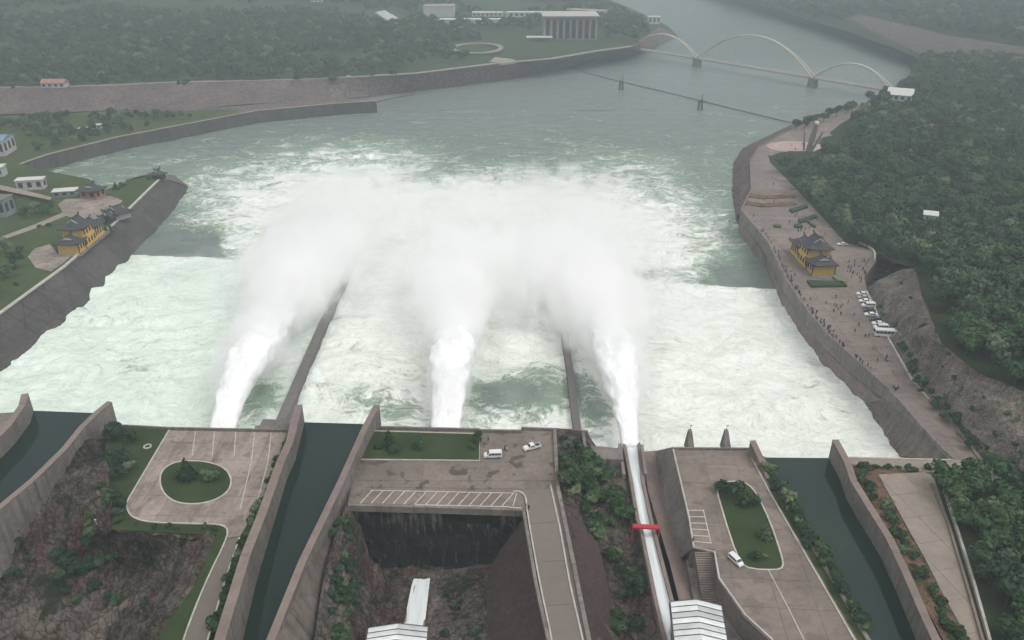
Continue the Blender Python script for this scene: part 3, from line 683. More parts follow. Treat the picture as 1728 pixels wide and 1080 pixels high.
# rocky slope and forest land on the right
S('rocky_slope',[[(1462,486,0),(1480,474,5),(1520,455,9),(1545,452,12)],[(1466,492,0),(1490,505,4),(1525,505,9),(1556,500,14)],[(1500,570,0),(1520,560,3),(1555,570,10),(1590,580,14.5)],[(1540,640,0),(1570,635,4),(1610,630,10),(1650,628,14.5)],[(1568,672,0),(1600,690,2),(1660,680,10),(1735,662,14.5)],[(1592,690,0),(1640,735,2),(1715,735,9),(1830,720,14.5)],[(1668,790,0),(1720,805,2),(1800,800,8),(1930,790,14.5)],[(1700,830,0),(1760,850,2),(1850,850,8),(1990,850,14.5)]],90,130,M['bankrock'],amp=.7,sc=.12,ridge=True,seed=31,terr=True)
rf_rows=[(1000,-60,-8),(1228,0,-12.5),(1405,54,-12.5),(1522,98,-12.5),(1538,120,-12.5),(1518,142,-12.5),(1450,184,-.5),(1400,226,-.1),(1296,264,-.1),(1300,275,-.1),(1345,321,-.1),(1426,409,-.1),(1478,425,0),(1500,440,5),(1545,453,13),(1558,500,14.3),(1592,580,14.8),(1650,628,14.8),(1735,662,14.8),(1830,720,14.8)]
rows=[]
for (x0,y0,z0) in rf_rows:
    far=max(0,(120-y0)/180); b_=0 if y0<450 else 13
    rows.append([(x0,y0,z0),(x0+(25 if y0<180 else 60),y0,max(z0,b_ if y0>=450 else 0)+.5+far*3),(max(x0+200,1750),y0,b_+3+far*22),(2150,y0,b_+6+far*50),(3000,y0,b_+9+far*80)])
S('forest_ground',rows,90,150,M['forestfloor'],amp=1.0,sc=.03,seed=41,terr=True)
S('forest_ground',[[(1578,812,.2),(1640,816,.4),(1735,826,.5),(1900,840,.8)],[(1602,880,0),(1660,880,0),(1760,885,0),(1950,900,0)],[(1632,985,0),(1690,985,-1),(1800,990,-1),(2000,1000,0)],[(1662,1085,0),(1720,1085,-2),(1850,1090,-2),(2100,1100,0)],[(1700,1230,0),(1800,1230,-2),(1900,1240,-2),(2200,1250,0)]],40,50,M['forestfloor'],amp=.4,sc=.1,terr=True)
S('sand_bank',[[(1412,36,2),(1452,24,8),(1600,60,12),(1728,80,14),(1900,98,18)],[(1436,64,-8),(1500,64,4),(1600,80,9),(1728,90,12),(1900,106,16)],[(1522,97,-10),(1560,96,2),(1610,96,8),(1728,99,11),(1900,115,14)]],60,20,M['sandbank'],amp=.8,sc=.05)
for pa,pb_,lab in (((1527,568,3),(1562,540,14.6),'upper concrete beam crossing the rocky slope'),((1622,676,3),(1682,642,14.8),'lower concrete beam crossing the rocky slope')):
    o=ribbon('slope_beam',densify([P(*pa)+Vector((0,0,1)),P(*pb_)+Vector((0,0,.8))],4),1.0,2.0,M['wall']); tag(o,lab,'beam')
# --- left bank
crestL=[(270,300),(238,331),(190,378),(105,451),(0,527),(-110,606)]
waterL=[(325,318),(296,366),(234,432),(130,545),(0,657),(-110,745)]
land=[(270,300),(262,293),(215,306),(180,320),(150,302),(78,288),(20,272),(-150,258),(-500,400),(-500,606),(-110,606),(0,527),(105,451),(190,378),(238,331)]
lb=flat('left_bank_land',land,0,M['leftgrass'],18); struct(lb)
cl=[P(a,b,0) for a,b in crestL]; wl_=[P(a,b,-14) for a,b in waterL]
lbc=mesh_obj('bank_slope_core',[p+Vector((0,0,-.25)) for p in cl]+wl_,[(i,6+i,7+i,i+1) for i in range(5)],M['bankdark']); struct(lbc)
slope_panels(lbc,cl,wl_,M['bankdark'],13,3)
S('bank_end',[[P(270,300,-.1),P(264,293,-.1),P(235,298,-.1),P(212,306,-.1)],[(300,308,-7),(282,294,-7),(240,296,-7),(212,303,-7)],[(325,318,-14),(300,296,-14),(243,294,-14),(212,302,-14)]],24,14,M['bankrock'],amp=.6,sc=.2)
cp=ribbon('bank_coping',[p+Vector((0,0,.5)) for p in densify(cl,8)],1.3,.6,M['curb'],side=-1); tag(cp,'pale coping along the top of the left bank slope','coping')
# inlet: quay, flats, embankment
quay=[(635,171),(560,176),(432,188),(300,213),(200,232),(80,262),(0,290),(-150,330)]
qp=[P(a,b,-3) for a,b in quay]
qb=[(635,171,-3.3),(600,167,-3.3),(560,163,-3.3),(520,168,-3.3),(480,172,-3.3),(400,179,-3.3),(200,187,-3.3),(-150,203,-3.3)]
S('river_flat',[[P(a,b,-3.2) for a,b in quay],[tuple(q) for q in qb]],70,16,M['embank'],amp=.3,sc=.05)
S('planted_flat',[[P(a,b,-3.0) for a,b in [(405,193),(300,213),(200,232),(80,262),(0,290),(-150,330)]],[(400,184,-3),(330,186,-3),(200,190,-3),(80,192,-3),(0,196,-3),(-150,205,-3)]],50,20,M['leftgrass'],amp=.3,sc=.05,terr=True)
q=ribbon('quay_wall',[p+Vector((0,0,.6)) for p in densify(qp,20)],2.2,13,M['bankdark']); tag(q,'long dark quay wall curving across the inlet on the left','quay wall')
q2=ribbon('quay_path',[p+Vector((0,0,.68)) for p in densify(qp,20)],2.6,.1,M['roadpale'],side=0); struct(q2)
qe=ribbon('river_water_edge',[P(637,171,-3.4),P(700,156,-11)],1,1,M['embank']); struct(qe)
emb_t=[(-300,160,6),(-100,155,6),(0,149,6),(80,148,6),(160,146,6),(270,141,6),(432,137,6),(560,133,6),(700,125,6),(830,109,6),(930,100,6),(1000,88,6),(1066,79,6),(1112,45,5)]
emb_b=[(-300,215,-3.3),(-100,202,-3.3),(0,193,-3.3),(90,190,-3.3),(190,186,-3.3),(330,182,-3.3),(430,175,-3.6),(600,165,-11),(720,154,-13),(850,137,-13),(950,117,-13),(1010,103,-13),(1085,92,-13),(1146,62,-13)]
S('embankment',[[tuple(q) for q in emb_t],[tuple((a[0]+b[0])/2 if k<2 else (a[2]+b[2])/2 for k in range(3)) if False else P(*a).lerp(P(*b),.5) for a,b in zip(emb_t,emb_b)],[tuple(q) for q in emb_b]],160,20,M['embank'],amp=.8,sc=.04,seed=51)
er=ribbon('embankment_road',[P(*q)+Vector((0,4,.3)) for q in emb_t[:13]],6,.6,M['roadpale']); struct(er)
S('far_land',[[(-300,160,6),(0,149,6),(270,141,6),(560,133,6),(830,109,6),(1066,79,6)],
 [(-300,100,10),(0,95,10),(270,90,10),(560,90,9),(830,78,7),(1112,45,5)],
 [(-300,50,18),(0,50,18),(270,48,16),(560,45,12),(800,35,8),(1060,14,4)],
 [(-300,0,40),(0,0,35),(270,-5,28),(560,-10,18),(780,-15,10),(1000,-12,4)],
 [(-400,-60,80),(0,-60,70),(270,-62,60),(560,-62,40),(750,-65,20),(900,-60,4)]],140,110,M['farland'],amp=3,sc=.01,seed=61,terr=True)
# shore facing the upper river
S('river_shore',[[(1146,62,-13),(1128,44,-13),(1062,13,-13),(1003,-12,-13),(902,-60,-13)],[(1112,45,5),(1095,33,5),(1056,13,4),(998,-12,4),(898,-60,4)]],40,6,M['farland'],amp=.3,sc=.05)
# ------------------------------------------------------------ dividers, chutes, banners
def divider(label, px, z, wd):
    pts=densify([P(a,b,z) for a,b in px],14); rt=empty('divider_wall',Vector((pts[0].x,pts[0].y,WL))); tag(rt,label,'divider wall')
    for i in range(len(pts)-1):
        d=(pts[i+1]-pts[i]).normalized()*.06
        o=ribbon('wall_section',[pts[i]+d,pts[i+1]-d],wd,9,M['divider']); o.parent=rt; o.matrix_parent_inverse=Matrix.Translation(-rt.location)
divider('long dark divider wall left of the middle jet, vanishing in spray',[(474,708),(520,602),(547,540),(580,470),(604,416)],-8.2,3.3)
divider('grey divider wall right of the middle jet, vanishing in spray',[(976,735),(970,690),(962,622),(954,570),(944,490)],-8.2,2.5)
b=MB(); pts=[P(436,721,-3),P(444,707,-3),P(496,709,-3),P(494,723,-3)]
o=prism('wall_abutment',pts,-14,M['divider']); tag(o,'square concrete block where the left divider wall meets the deck','abutment')
o=ribbon('corner_wall',[P(984,728,0),P(990,770,0),P(996,772,0)],.9,9,M['wall']); tag(o,'small concrete wall beside the plot of round bushes','wall')
# open chute
def chute(label, left, right, z, wallz, mat=M['jet'], cliff=3.0):
    rt=empty('water_chute',P(*left[0],z-1)); tag(rt,label,'chute','steep chutes carrying white water')
    L=[P(a,b,z) for a,b in left]; Rr=[P(a,b,z) for a,b in right]
    L=densify(L,2.5); n=len(L); 
    def samp(line,t):
        k=t*(len(line)-1); i=min(int(k),len(line)-2); return line[i].lerp(line[i+1],k-i)
    vs=[];nu=16
    for i in range(n):
        a=L[i]; b=samp(Rr,i/(n-1))
        for j in range(nu+1):
            p=a.lerp(b,j/nu); p.z+=.45*(mnoise.fractal(Vector((p.x*.7,p.y*.12,0)),1,2,4))+.3; vs.append(p)
    fs=[(i*(nu+1)+j,i*(nu+1)+j+1,(i+1)*(nu+1)+j+1,(i+1)*(nu+1)+j) for i in range(n-1) for j in range(nu)]
    o=mesh_obj('rushing_water',vs,fs,M['chutewater'],smooth=True); o.parent=rt; o.matrix_parent_inverse=Matrix.Translation(-rt.location)
    for line in (L,[samp(Rr,i/(n-1)) for i in range(n)]):
        o=ribbon('side_wall',[p+Vector((0,0,wallz-z)) for p in line],.9,wallz-z+2.5,M['walltop'],side=(-1 if line is L else 1)*1.0); o.parent=rt; o.matrix_parent_inverse=Matrix.Translation(-rt.location)
    return rt
T=NT('chute_water'); co=T.n('TexCoord').outputs['Object']; n=T.noise(vmul(T,co,(1.2,.1,1)),1.0,5,.6,.3)
M['chutewater']=T.finish(T.mix(T.maprange(n,.4,.75,0,.5),(.68,.72,.73),(.54,.59,.60)),.45,n,.3,.3)
chute('open chute of pale rushing water beside the battered retaining wall',[(1050,752),(1061,810),(1073,882),(1079,900),(1101,1010),(1113,1065),(1140,1180)],[(1080,752),(1086,810),(1101,882),(1106,900),(1134,1010),(1150,1065),(1185,1180)],-5.2,-4.0)
chute('short chute of white water at the bottom of the dark central pit',[(698,978),(694,993),(680,1060),(662,1150)],[(726,978),(724,993),(716,1060),(702,1150)],-19.4,-19.25)
# tapered fins at the mouth of the open chute
for a,b_,lab in ((( 1046,748),(1053,800),'left pointed fin at the mouth of the open chute'),((1083,750),(1090,800),'right pointed fin at the mouth of the open chute')):
    o=ribbon('chute_fin',[P(*a,-1.5),P(*b_,-3.2)],.9,7,M['walltop']); tag(o,lab,'fin')
# red beam over the chute
rb_=empty('red_gantry',P(1090,890,-3)); tag(rb_,'red beam spanning the open chute of rushing water','gantry')
M['red']=simple('red_paint',(.42,.03,.045),.5,.1,.6)
a=P(1068,888,-1.5); b=P(1113,890,-1.5)
m=MB(); c=(a+b)/2; m.box((c.x,c.y,c.z),((b-a).length,1.4,.5),math.atan2(b.y-a.y,b.x-a.x)); o=m.build('beam',M['red']); o.parent=rb_; o.matrix_parent_inverse=Matrix.Translation(-rb_.location)
for p in (a,b):
    m=MB(); m.box((p.x,p.y,p.z-2),(.3,.4,4)); o=m.build('post',M['red']); o.parent=rb_; o.matrix_parent_inverse=Matrix.Translation(-rb_.location)
def reparent(o,rt): o.parent=rt; o.matrix_parent_inverse=Matrix.Translation(-rt.location); return o
# corrugated-roof gatehouses at the bottom edge
M['sheetw']=simple('white_sheet_metal',(.74,.78,.77),.45,.12,.4,metal=.0,rnd=.5)
M['glass']=simple('dark_glass',(.03,.035,.04),.15,.1,1,spec=.6)
M['greywall']=simple('grey_cladding',(.22,.24,.25),.7,.15,.3)
M['steel']=simple('dark_steel',(.07,.07,.075),.6,.1,1)
def gatehouse(label, p0, p1, depthm, wd, zr, zb, yawdir):
    """p0: middle of the far roof end (world), yawdir: unit vector from far end towards the camera"""
    rt=empty('gatehouse',Vector((p0.x,p0.y,zb))); tag(rt,label,'building','gatehouses with corrugated white roofs')
    d=yawdir; q=Vector((-d.y,d.x,0)); q=-q if q.x<0 else q
    ang=math.atan2(q.y,q.x); H_=zr-zb
    c=p0+d*(depthm/2)
    m=MB(); m.box((c.x,c.y,zb+H_/2),(wd-1,depthm-1,H_),ang); reparent(m.build('wall',M['greywall']),rt)
    for side in (-1,1):
        for i in range(int(depthm/4)):
            cc=p0+d*(2.5+i*4)+q*(side*(wd/2-.46)); m=MB(); m.box((cc.x,cc.y,zb+H_*.55),(.12,2.6,H_*.4),ang); w_=reparent(m.build('window',M['glass']),rt)
    # roof sheets: two pitches, one sheet per 1.05 m
    rise=1.3; n=int(depthm/1.6)
    for side in (-1,1):
        for i in range(n):
            f0=.5*side; 
            a0=p0+d*(i*1.6); lift=.0
            vs=[]
            for k in range(5):
                t=k/4*1.36; zz=[0,.16,.16,.16,0][k]
                for (s_,h_) in ((0,rise),(wd/2,0)):
                    p=a0+d*t+q*(side*s_); p.z=zr+h_+zz+lift; vs.append(p)
            fs=[(2*k,2*k+1,2*k+3,2*k+2) for k in range(4)]
            if side<0: fs=[f[::-1] for f in fs]
            reparent(mesh_obj('roof_sheet',vs,fs,M['sheetw']),rt)
    m=MB(); m.box((c.x,c.y,zr-.05),(wd,depthm,.1),ang); reparent(m.build('dark_underlay',M['steel']),rt)  # dark sheet added below so the gaps between roof sheets read dark
    for s_ in (-1,1):
        p=p0+q*(s_*(wd/2+.15)); p.z=zr-.1; o=ribbon('gutter',[p,p+d*depthm],.4,.5,M['steel']); reparent(o,rt)
    p=[p0+q*(-wd/2),p0,p0+q*(wd/2)]; 
    vs=[Vector((p[0].x,p[0].y,zr)),Vector((p[2].x,p[2].y,zr)),Vector((p[1].x,p[1].y,zr+rise))]; vs+= [v-d*.3 for v in vs]
    reparent(mesh_obj('gable',vs,[(0,1,2),(5,4,3),(0,3,4,1),(1,4,5,2),(2,5,3,0)],M['steel']),rt)
    return rt
p0=P(1174,1019,3.5); dd=(P(1183,1085,3.5)-p0); dd.z=0; gatehouse('white corrugated roof of the gatehouse beside the open chute',p0,None,44,11.0,3.5,-8,dd.normalized())
p0=P(672,1059,-11.5); dd=(P(668,1090,-11.5)-p0); dd.z=0; gatehouse('white corrugated roof of the gatehouse in the central pit',p0,None,30,14.0,-11.5,-21,dd.normalized())
# stepped platform below deck C's parking bays
st=empty('concrete_stairs',P(1190,960,-3)); tag(st,'concrete stairs below the small parking bays','stairs')
for i in range(22):
    z=-.3-i*.3; a=P(1190,930,0); m=MB(); m.box((a.x+.03*i,a.y-.2-i*.48,z-1.2),(5.2,.5,2.4)); reparent(m.build('step',M['deck3']),st)
o=prism('lower_terrace',pxs([(1158,944),(1212,944),(1255,1037),(1300,1078),(1340,1200),(1190,1200),(1170,1010)],-7),-16,M['wall']); struct(o)
cw=[P(1207,930,.0),P(1214,975,.0),P(1256,1038,.0),P(1301,1079,.0),P(1360,1200,.0)]
cb=[P(1203,952,-8),P(1212,990,-8),P(1246,1065,-8),P(1290,1110,-8),P(1340,1230,-8)]
rw2=empty('retaining_wall',cb[0]); tag(rw2,'lower retaining wall beside the gatehouse next to the open chute','retaining wall'); wall_panels(rw2,cw,cb,M['wall'],8)
# --- kerbs, lawns and markings on the decks
def lawn(name,label,px,curb=True,z=.16,it=2,cat='lawn'):
    pts=[P(a,b,z) for a,b in px]
    # smooth closed
    for _ in range(it):
        q=[]
        for i in range(len(pts)):
            a,b=pts[i],pts[(i+1)%len(pts)]; q+=[a.lerp(b,.25),a.lerp(b,.75)]
        pts=q
    rt=empty(name,sum(pts,Vector())/len(pts)-Vector((0,0,z))); tag(rt,label,cat)
    reparent(prism('turf',pts,0.0,M['lawn']),rt)
    if curb: reparent(ribbon('kerb',[p+Vector((0,0,.08)) for p in pts],.42,.3,M['curb'],closed=True),rt)
    return rt
lawn('oval_lawn','oval lawn with two bushes ringed by a pale kerb',[(269,815),(272,795),(290,781),(318,777),(350,779),(378,788),(391,806),(388,826),(368,842),(335,851),(300,849),(278,836)])
lawn('rectangular_lawn','long rectangular lawn on the central deck beside the white van',[(623,727),(809,732),(809,777),(606,775)],it=0)
lawn('island_lawn','long rounded lawn island with dark bushes on the right deck',[(1206,817),(1214,813),(1250,812),(1264,818),(1277,833),(1300,880),(1320,940),(1322,957),(1310,962),(1266,960),(1250,950),(1234,912)],it=1)
def line(name,label,px,wd=.22,h_=.06,mat='paint',z=.15,cat='marking',it=0):
    pts=[P(a,b,z) for a,b in px]
    if it: pts=smooth_line(pts,it)
    o=ribbon(name,pts,wd,h_,M[mat]); tag(o,label,cat) if label else None; return o
pb=empty('parking_bays',P(740,840,0)); tag(pb,'row of slanted white parking bays above the central pit','road marking')
reparent(line('bay_line',None,[(625,827),(868,832)]),pb)
for i in range(15):
    x=608+i*18.4; reparent(line('bay_line',None,[(x,849+i*.33),(min(x+19.5,872),828+i*.3)]),pb)
pb2=empty('parking_bays',P(1185,890,0)); tag(pb2,'small parking bays beside the battered wall on the right deck','road marking')
reparent(line('bay_line',None,[(1187,860),(1200,917)]),pb2)
for i in range(6): reparent(line('bay_line',None,[(1160+i*2.2,861+i*10.5),(1187+i*2.5,861+i*11)]),pb2)
def kerbline(label,px,wd=.4,h_=.35,z=.3,mat='curb',it=0,name='kerb'):
    pts=[P(a,b,z) for a,b in px]
    if it: pts=smooth_line(pts,it)
    o=ribbon(name,pts,wd,h_,M[mat]); tag(o,label,'kerb'); return o
kerbline('pale kerb curling round the left edge of the deck with the oval lawn',[(287,722),(222,832),(214,846),(214,858),(222,872),(250,881),(330,883),(370,884),(384,890),(384,906),(345,985),(308,1080),(272,1200)],it=2)
kerbline('pale kerb between the narrow road and the hedge',[(404,906),(378,985),(350,1080),(320,1200)])
kerbline('white kerb on the left side of the central road with a rounded head',[(700,851.5),(860,855),(860,856),(880,857)],z=.35)
kerbline('white kerb along the left side of the central road',[(866,829),(878,828),(888,838),(889,860),(911,985),(932,1080),(950,1200)],it=1)
kerbline('white kerb along the right side of the central road',[(929,818),(945,890),(962,985),(984,1080),(1005,1200)])
kerbline('kerb along the channel side of the right deck',[(1262,758),(1283,800),(1300,832),(1342,905),(1443,1080),(1508,1200)])
kerbline('pale edge beside the battered wall of the right deck',[(1136,757),(1163,872),(1171,922),(1206,930),(1214,975),(1258,1037),(1303,1078),(1362,1200)],z=.5,h_=.6)
kerbline('painted line running down the right deck',[(1297,962),(1330,1025),(1362,1090),(1420,1200)],wd=.25,z=.14,h_=.06,name='painted_line')
kerbline('thin parapet along the basin edge of the left deck',[(208,717),(288,721),(437,724),(486,725)],wd=.5,z=1.0,h_=1.0,mat='wall',name='parapet')
kerbline('dark parapet behind the long rectangular lawn',[(640,719.5),(808,723.5),(812,725),(880,726),(880,721),(936,723)],wd=.6,z=1.0,h_=1.0,mat='wall',name='parapet')
kerbline('concrete edge wall above the dark central pit',[(587,851),(700,854),(886,860)],wd=.8,z=.6,h_=2.0,mat='wall',name='edge_wall')
kerbline('parapet at the basin end of the right deck',[(1134,755),(1262,756),(1278,757)],wd=.5,z=.8,h_=.8,mat='wall',name='parapet')
kerbline('ribbed parapet down the right side of the central road',[(936,724),(941,820),(964,930),(994,1080),(1014,1200)],wd=1.0,z=1.0,h_=1.4,mat='wall',name='parapet')
kerbline('ribbed parapet on the pit side of the central road',[(884,862),(905,985),(926,1080),(944,1200)],wd=.8,z=.8,h_=1.4,mat='wall',name='parapet')
kerbline('low wall between the pale road and the woodland',[(1572,815),(1600,880),(1632,985),(1660,1082),(1694,1200)],wd=.6,z=1.0,h_=1.2,mat='walltop',name='low_wall')
kerbline('second low wall at the foot of the woodland by the pale road',[(1590,813),(1612,880),(1645,985),(1672,1082),(1704,1200)],wd=.6,z=.9,h_=1.1,mat='curb',name='low_wall')
kerbline('pale strip between promenade and rocky slope',[(1462,490),(1500,571),(1540,641),(1568,673)],wd=.7,z=.4,h_=.5,name='kerb')
kerbline('rubble kerb along the lower end of the promenade',[(1568,673),(1592,691),(1625,735),(1668,791)],wd=.9,z=.6,h_=.7,mat='walltop',name='kerb')
kerbline('pale line along the top of the right bank slope',[(1426,771),(1605,775.5),(1562,728),(1532,695)],wd=.5,z=.3,h_=.5,name='coping')
# wedge piers on the right deck's basin edge
for (x,y,lab) in ((1168,754,'left'),(1230,754,'right')):
    p=P(x,y,0); m=MB(); w0,w1,h_=2.4,1.0,2.8
    m.add([(p.x-w0/2,p.y-.5,-3),(p.x+w0/2,p.y-.5,-3),(p.x+w0/2,p.y+5,-3),(p.x-w0/2,p.y+5,-3),(p.x-w1/2,p.y+3.8,h_),(p.x+w1/2,p.y+3.8,h_),(p.x+w1/2,p.y+5,h_),(p.x-w1/2,p.y+5,h_)],[(0,1,5,4),(1,2,6,5),(2,3,7,6),(3,0,4,7),(4,5,6,7)])
    o=m.build('pier_wedge',M['wall']); tag(o,'%s one of two wedge piers at the basin end of the right deck'%lab,'pier')
    l=empty('lamp_post',(p.x,p.y+4.4,h_)); tag(l,'small lamp post on top of the %s wedge pier'%lab,'lamp post')
    m=MB(); m.tube((0,0,0),(0,0,1.7),.08,.06); o=m.build('pole',M['steel'],l); m=MB(); m.box((.2,0,1.7),(.6,.25,.14)); m.build('lamp_head',M['steel'],l)

# ------------------------------------------------------------ bridge, boom, pylons
M['white']=simple('white_paint',(.55,.55,.52),.6,.08,.2)
M['pale']=simple('pale_bridge_concrete',(.30,.265,.235),.8,.12,.1)
M['archbeige']=simple('beige_arch_paint',(.46,.42,.35),.6,.08,.2)
br=empty('arch_bridge',P(1177,112,WL)); tag(br,'footbridge of three white arches crossing the river','bridge')
D=[P(1066,81,-3),P(1177,98,-3),P(1373,131,-3),P(1506,153,-3),P(1535,158,-3)]
reparent(ribbon('deck',D,5,1.1,M['pale']),br)
for s_ in (-1,1):
    reparent(ribbon('railing',[p+Vector((0,0,1.2)) for p in D],.2,1.2,M['pale'],side=0) if False else ribbon('railing',[p+Vector((s_*.6,s_*2.3,1.2)) for p in D],.2,1.1,M['white']),br)
for p,w_ in ((D[1],9),(D[2],9)):
    m=MB(); m.box((p.x,p.y,(WL-4-3.6)/2),(w_,7,-(WL-4)-3.6),math.atan2(D[2].y-D[1].y,D[2].x-D[1].x),taper=.8); reparent(m.build('pier',M['wall']),br)
for a,b,h_ in ((D[0],D[1],20),(D[1],D[2],31),(D[2],D[3],18)):
    dirv=(b-a).normalized(); q=Vector((-dirv.y,dirv.x,0))
    for s_ in (-1,1):
        m=MB(); pr_=None
        for k in range(25):
            t=k/24; p=a.lerp(b,t)+Vector((0,0,4*h_*t*(1-t)))+q*s_*(2.6-2.0*math.sin(math.pi*t))
            if pr_ is not None: m.tube(pr_,p,.7,n=8)
            pr_=p
        reparent(m.build('arch_rib',M['archbeige']),br)
    for k in range(1,16):
        t=k/16; p=a.lerp(b,t); m=MB(); m.tube(p,p+Vector((0,0,4*h_*t*(1-t))),.06,n=4); reparent(m.build('hanger',M['pale']),br)
boom=[(968,117),(1010,128),(1048,138),(1110,152),(1180,169),(1255,188),(1336,207)]
m=MB(); bp=smooth_line([P(a,b,WL+.5) for a,b in boom],2)
for a,b in zip(bp[:-1],bp[1:]): m.tube(a,b,.4,n=6)
o=m.build('floating_boom',M['steel']); tag(o,'thin dark floating boom strung across the river below the bridge','boom')
for x,y,lab in ((1048,152,'farther pair of dark mooring posts standing in the river, near the left bank'),(1181,186,'nearer pair of dark mooring posts standing in the river, towards the right bank')):
    p=P(x,y,WL); rt=empty('mooring_posts',p); tag(rt,lab,'mooring posts','twin mooring posts holding the boom')
    for s_ in (-1.7,1.7):
        m=MB(); m.tube((s_,0,-3),(s_*.6,0,9),1.1,.8,n=8); m.build('post',M['steel'],rt)
    m=MB(); m.box((0,0,6.8),(4,1.4,1.2)); m.build('crossbar',M['steel'],rt); m=MB(); m.tube((.9,0,8),(.9,0,13.5),.5,.35,6); m.build('mast',M['steel'],rt)
# ------------------------------------------------------------ buildings
M['yellow']=simple('yellow_plaster',(.52,.33,.08),.8,.12,.5)
M['tile']=simple('dark_roof_tiles',(.045,.047,.052),.7,.2,2)
M['pinkwall']=simple('pink_plaster',(.30,.17,.13),.85,.15,.5)
M['wood']=simple('dark_wood',(.06,.03,.025),.7,.2,1)
M['whitewall']=simple('white_plaster',(.42,.44,.44),.8,.10,.3)
M['bluero']=simple('blue_roof',(.16,.27,.33),.6,.1,.3)
def xieshan(rt, cx, cy_, z, w_, d_, h_, ov=1.3, name='roof'):
    """hip-and-gable roof, ridge along local Y, with upturned corners; parts: roof > ridge, gable"""
    W=w_/2+ov; D_=d_/2+ov; n=10; gy=d_/2*.62
    vs=[];fs=[]
    def pt(u,v):          # u -1..1 across, v -1..1 along
        x=u*W; y=v*D_
        ex=max(0,1-abs(u)); ey=max(0,1-abs(v))
        tx=ex; ty=ey*D_/W if ey*D_<W*.5 else 9
        t=min(tx, ty) if abs(y)>gy else tx
        zz=h_*(t**1.35) if t<1 else h_
        cup=.9*max(0,abs(u)-.65)/.35*max(0,abs(v)-.65)/.35
        return Vector((cx+x,cy_+y,z+zz+cup))
    us=[-1,-.85,-.65,-.45,-.25,-.08,0,.08,.25,.45,.65,.85,1]; 
    g=gy/D_; vv=[-1,-.93,-.85,-.75,-g-.001,-g,-.3,0,.3,g,g+.001,.75,.85,.93,1]
    for v in vv:
        for u in us: vs.append(pt(u,v))
    k=len(us)
    for i in range(len(vv)-1):
        for j in range(k-1): fs.append((i*k+j,i*k+j+1,(i+1)*k+j+1,(i+1)*k+j))
    r_=mesh_obj(name,vs,fs,M['tile'],rt)
    sb=mesh_obj('eave',[(cx-W,cy_-D_,z-.25),(cx+W,cy_-D_,z-.25),(cx+W,cy_+D_,z-.25),(cx-W,cy_+D_,z-.25),(cx-W,cy_-D_,z-.02),(cx+W,cy_-D_,z-.02),(cx+W,cy_+D_,z-.02),(cx-W,cy_+D_,z-.02)],[(3,2,1,0),(0,1,5,4),(1,2,6,5),(2,3,7,6),(3,0,4,7),(4,5,6,7)],M['wood'],r_)
    m=MB(); m.box((cx,cy_,z+h_+.15),(.45,2*gy+1,.5)); 
    for s_ in (-1,1): m.box((cx,cy_+s_*(gy+.5),z+h_+.6),(.4,.7,.9))
    m.build('ridge',M['tile'],r_)
    for s_ in (-1,1):
        y=cy_+s_*(gy+.06); y2=cy_+s_*(gy+.3); hw=W*.42; zb=z+h_*.5
        mesh_obj('gable',[(cx-hw,y,zb),(cx+hw,y,zb),(cx,y,z+h_*.97),(cx-hw,y2,zb),(cx+hw,y2,zb),(cx,y2,z+h_*.97)],[(0,1,2),(5,4,3),(0,3,4,1),(1,4,5,2),(2,5,3,0)],M['curb'],r_)
    return r_
def block(rt, cx, cy_, w_, d_, h_, z0=0, wm='yellow', wins=None, storeys=1, wm_side=None):
    m=MB(); m.box((cx,cy_,z0+h_/2),(w_,d_,h_)); m.build('wall',M[wm],rt)
    for sx,n in (wins or []):
        for s in range(storeys):
            for i in range(n):
                if abs(sx)==1:
                    y=cy_-d_/2+d_*(i+.5)/n; c=(cx+sx*(w_/2+.03),y,z0+h_*(s+.55)/storeys); dm=(.14,d_/n*.5,h_/storeys*.5)
                else:
                    x=cx-w_/2+w_*(i+.5)/n; c=(x,cy_-(d_/2+.03)*(1 if sx<0 else -1),z0+h_*(s+.55)/storeys); dm=(w_/n*.5,.14,h_/storeys*.5)
                f=MB(); f.box(c,dm); fr=f.build('window',M['wood'],rt)
                g=MB(); g.box((c[0]+(.09*sx if abs(sx)==1 else 0),c[1]-(0 if abs(sx)==1 else .09*(1 if sx<0 else -1)),c[2]),(dm[0]*(.1/.14 if abs(sx)==1 else .7),dm[1]*(.7 if abs(sx)==1 else .1/.14),dm[2]*.75)); g.build('pane',M['glass'],fr)
def pagoda(label, p, yaw, mirror=1):
    rt=empty('temple_hall',p,yaw); tag(rt,label,'temple hall','yellow temple halls on either bank')
    m=MB(); m.box((0,2,.15),(13,34,.3)); m.build('plinth',M['wall'],rt)
    block(rt,0,0,9.5,11,9.5,.3,'yellow',[(-1*mirror,4)],2); xieshan(rt,0,0,9.8,9.5,11,4.2)
    block(rt,0,-9,9,7,5,.3,'yellow',[(-1*mirror,3)],1); xieshan(rt,0,-9,5.3,9,7,2.8)
    block(rt,0,10,9,9,6,.3,'yellow',[(-1*mirror,4)],1); xieshan(rt,0,10,6.3,9,9,3.0)
    for y in (-12.4,-5.6): 
        for s_ in (-1,1): m=MB(); m.tube((s_*5,y,.3),(s_*5,y,5.2),.2); m.build('column',M['wood'],rt)
    m=MB(); m.box((0,-12.55,2.2),(1.6,.1,3.4)) if False else m.box((mirror*4.53,-9,1.8),(.12,1.6,3)); m.build('door',M['wood'],rt)
    return rt
a=P(1388,466,0); pagoda('yellow two-storey temple hall with dark tiled roofs on the right promenade',Vector((a.x-.5,a.y+12.5,0)),R(3),1)
a=P(108,430,0); pagoda('yellow two-storey temple hall with dark tiled roofs on the left bank',Vector((a.x+2.2,a.y+12.5,0)),R(1),-1)
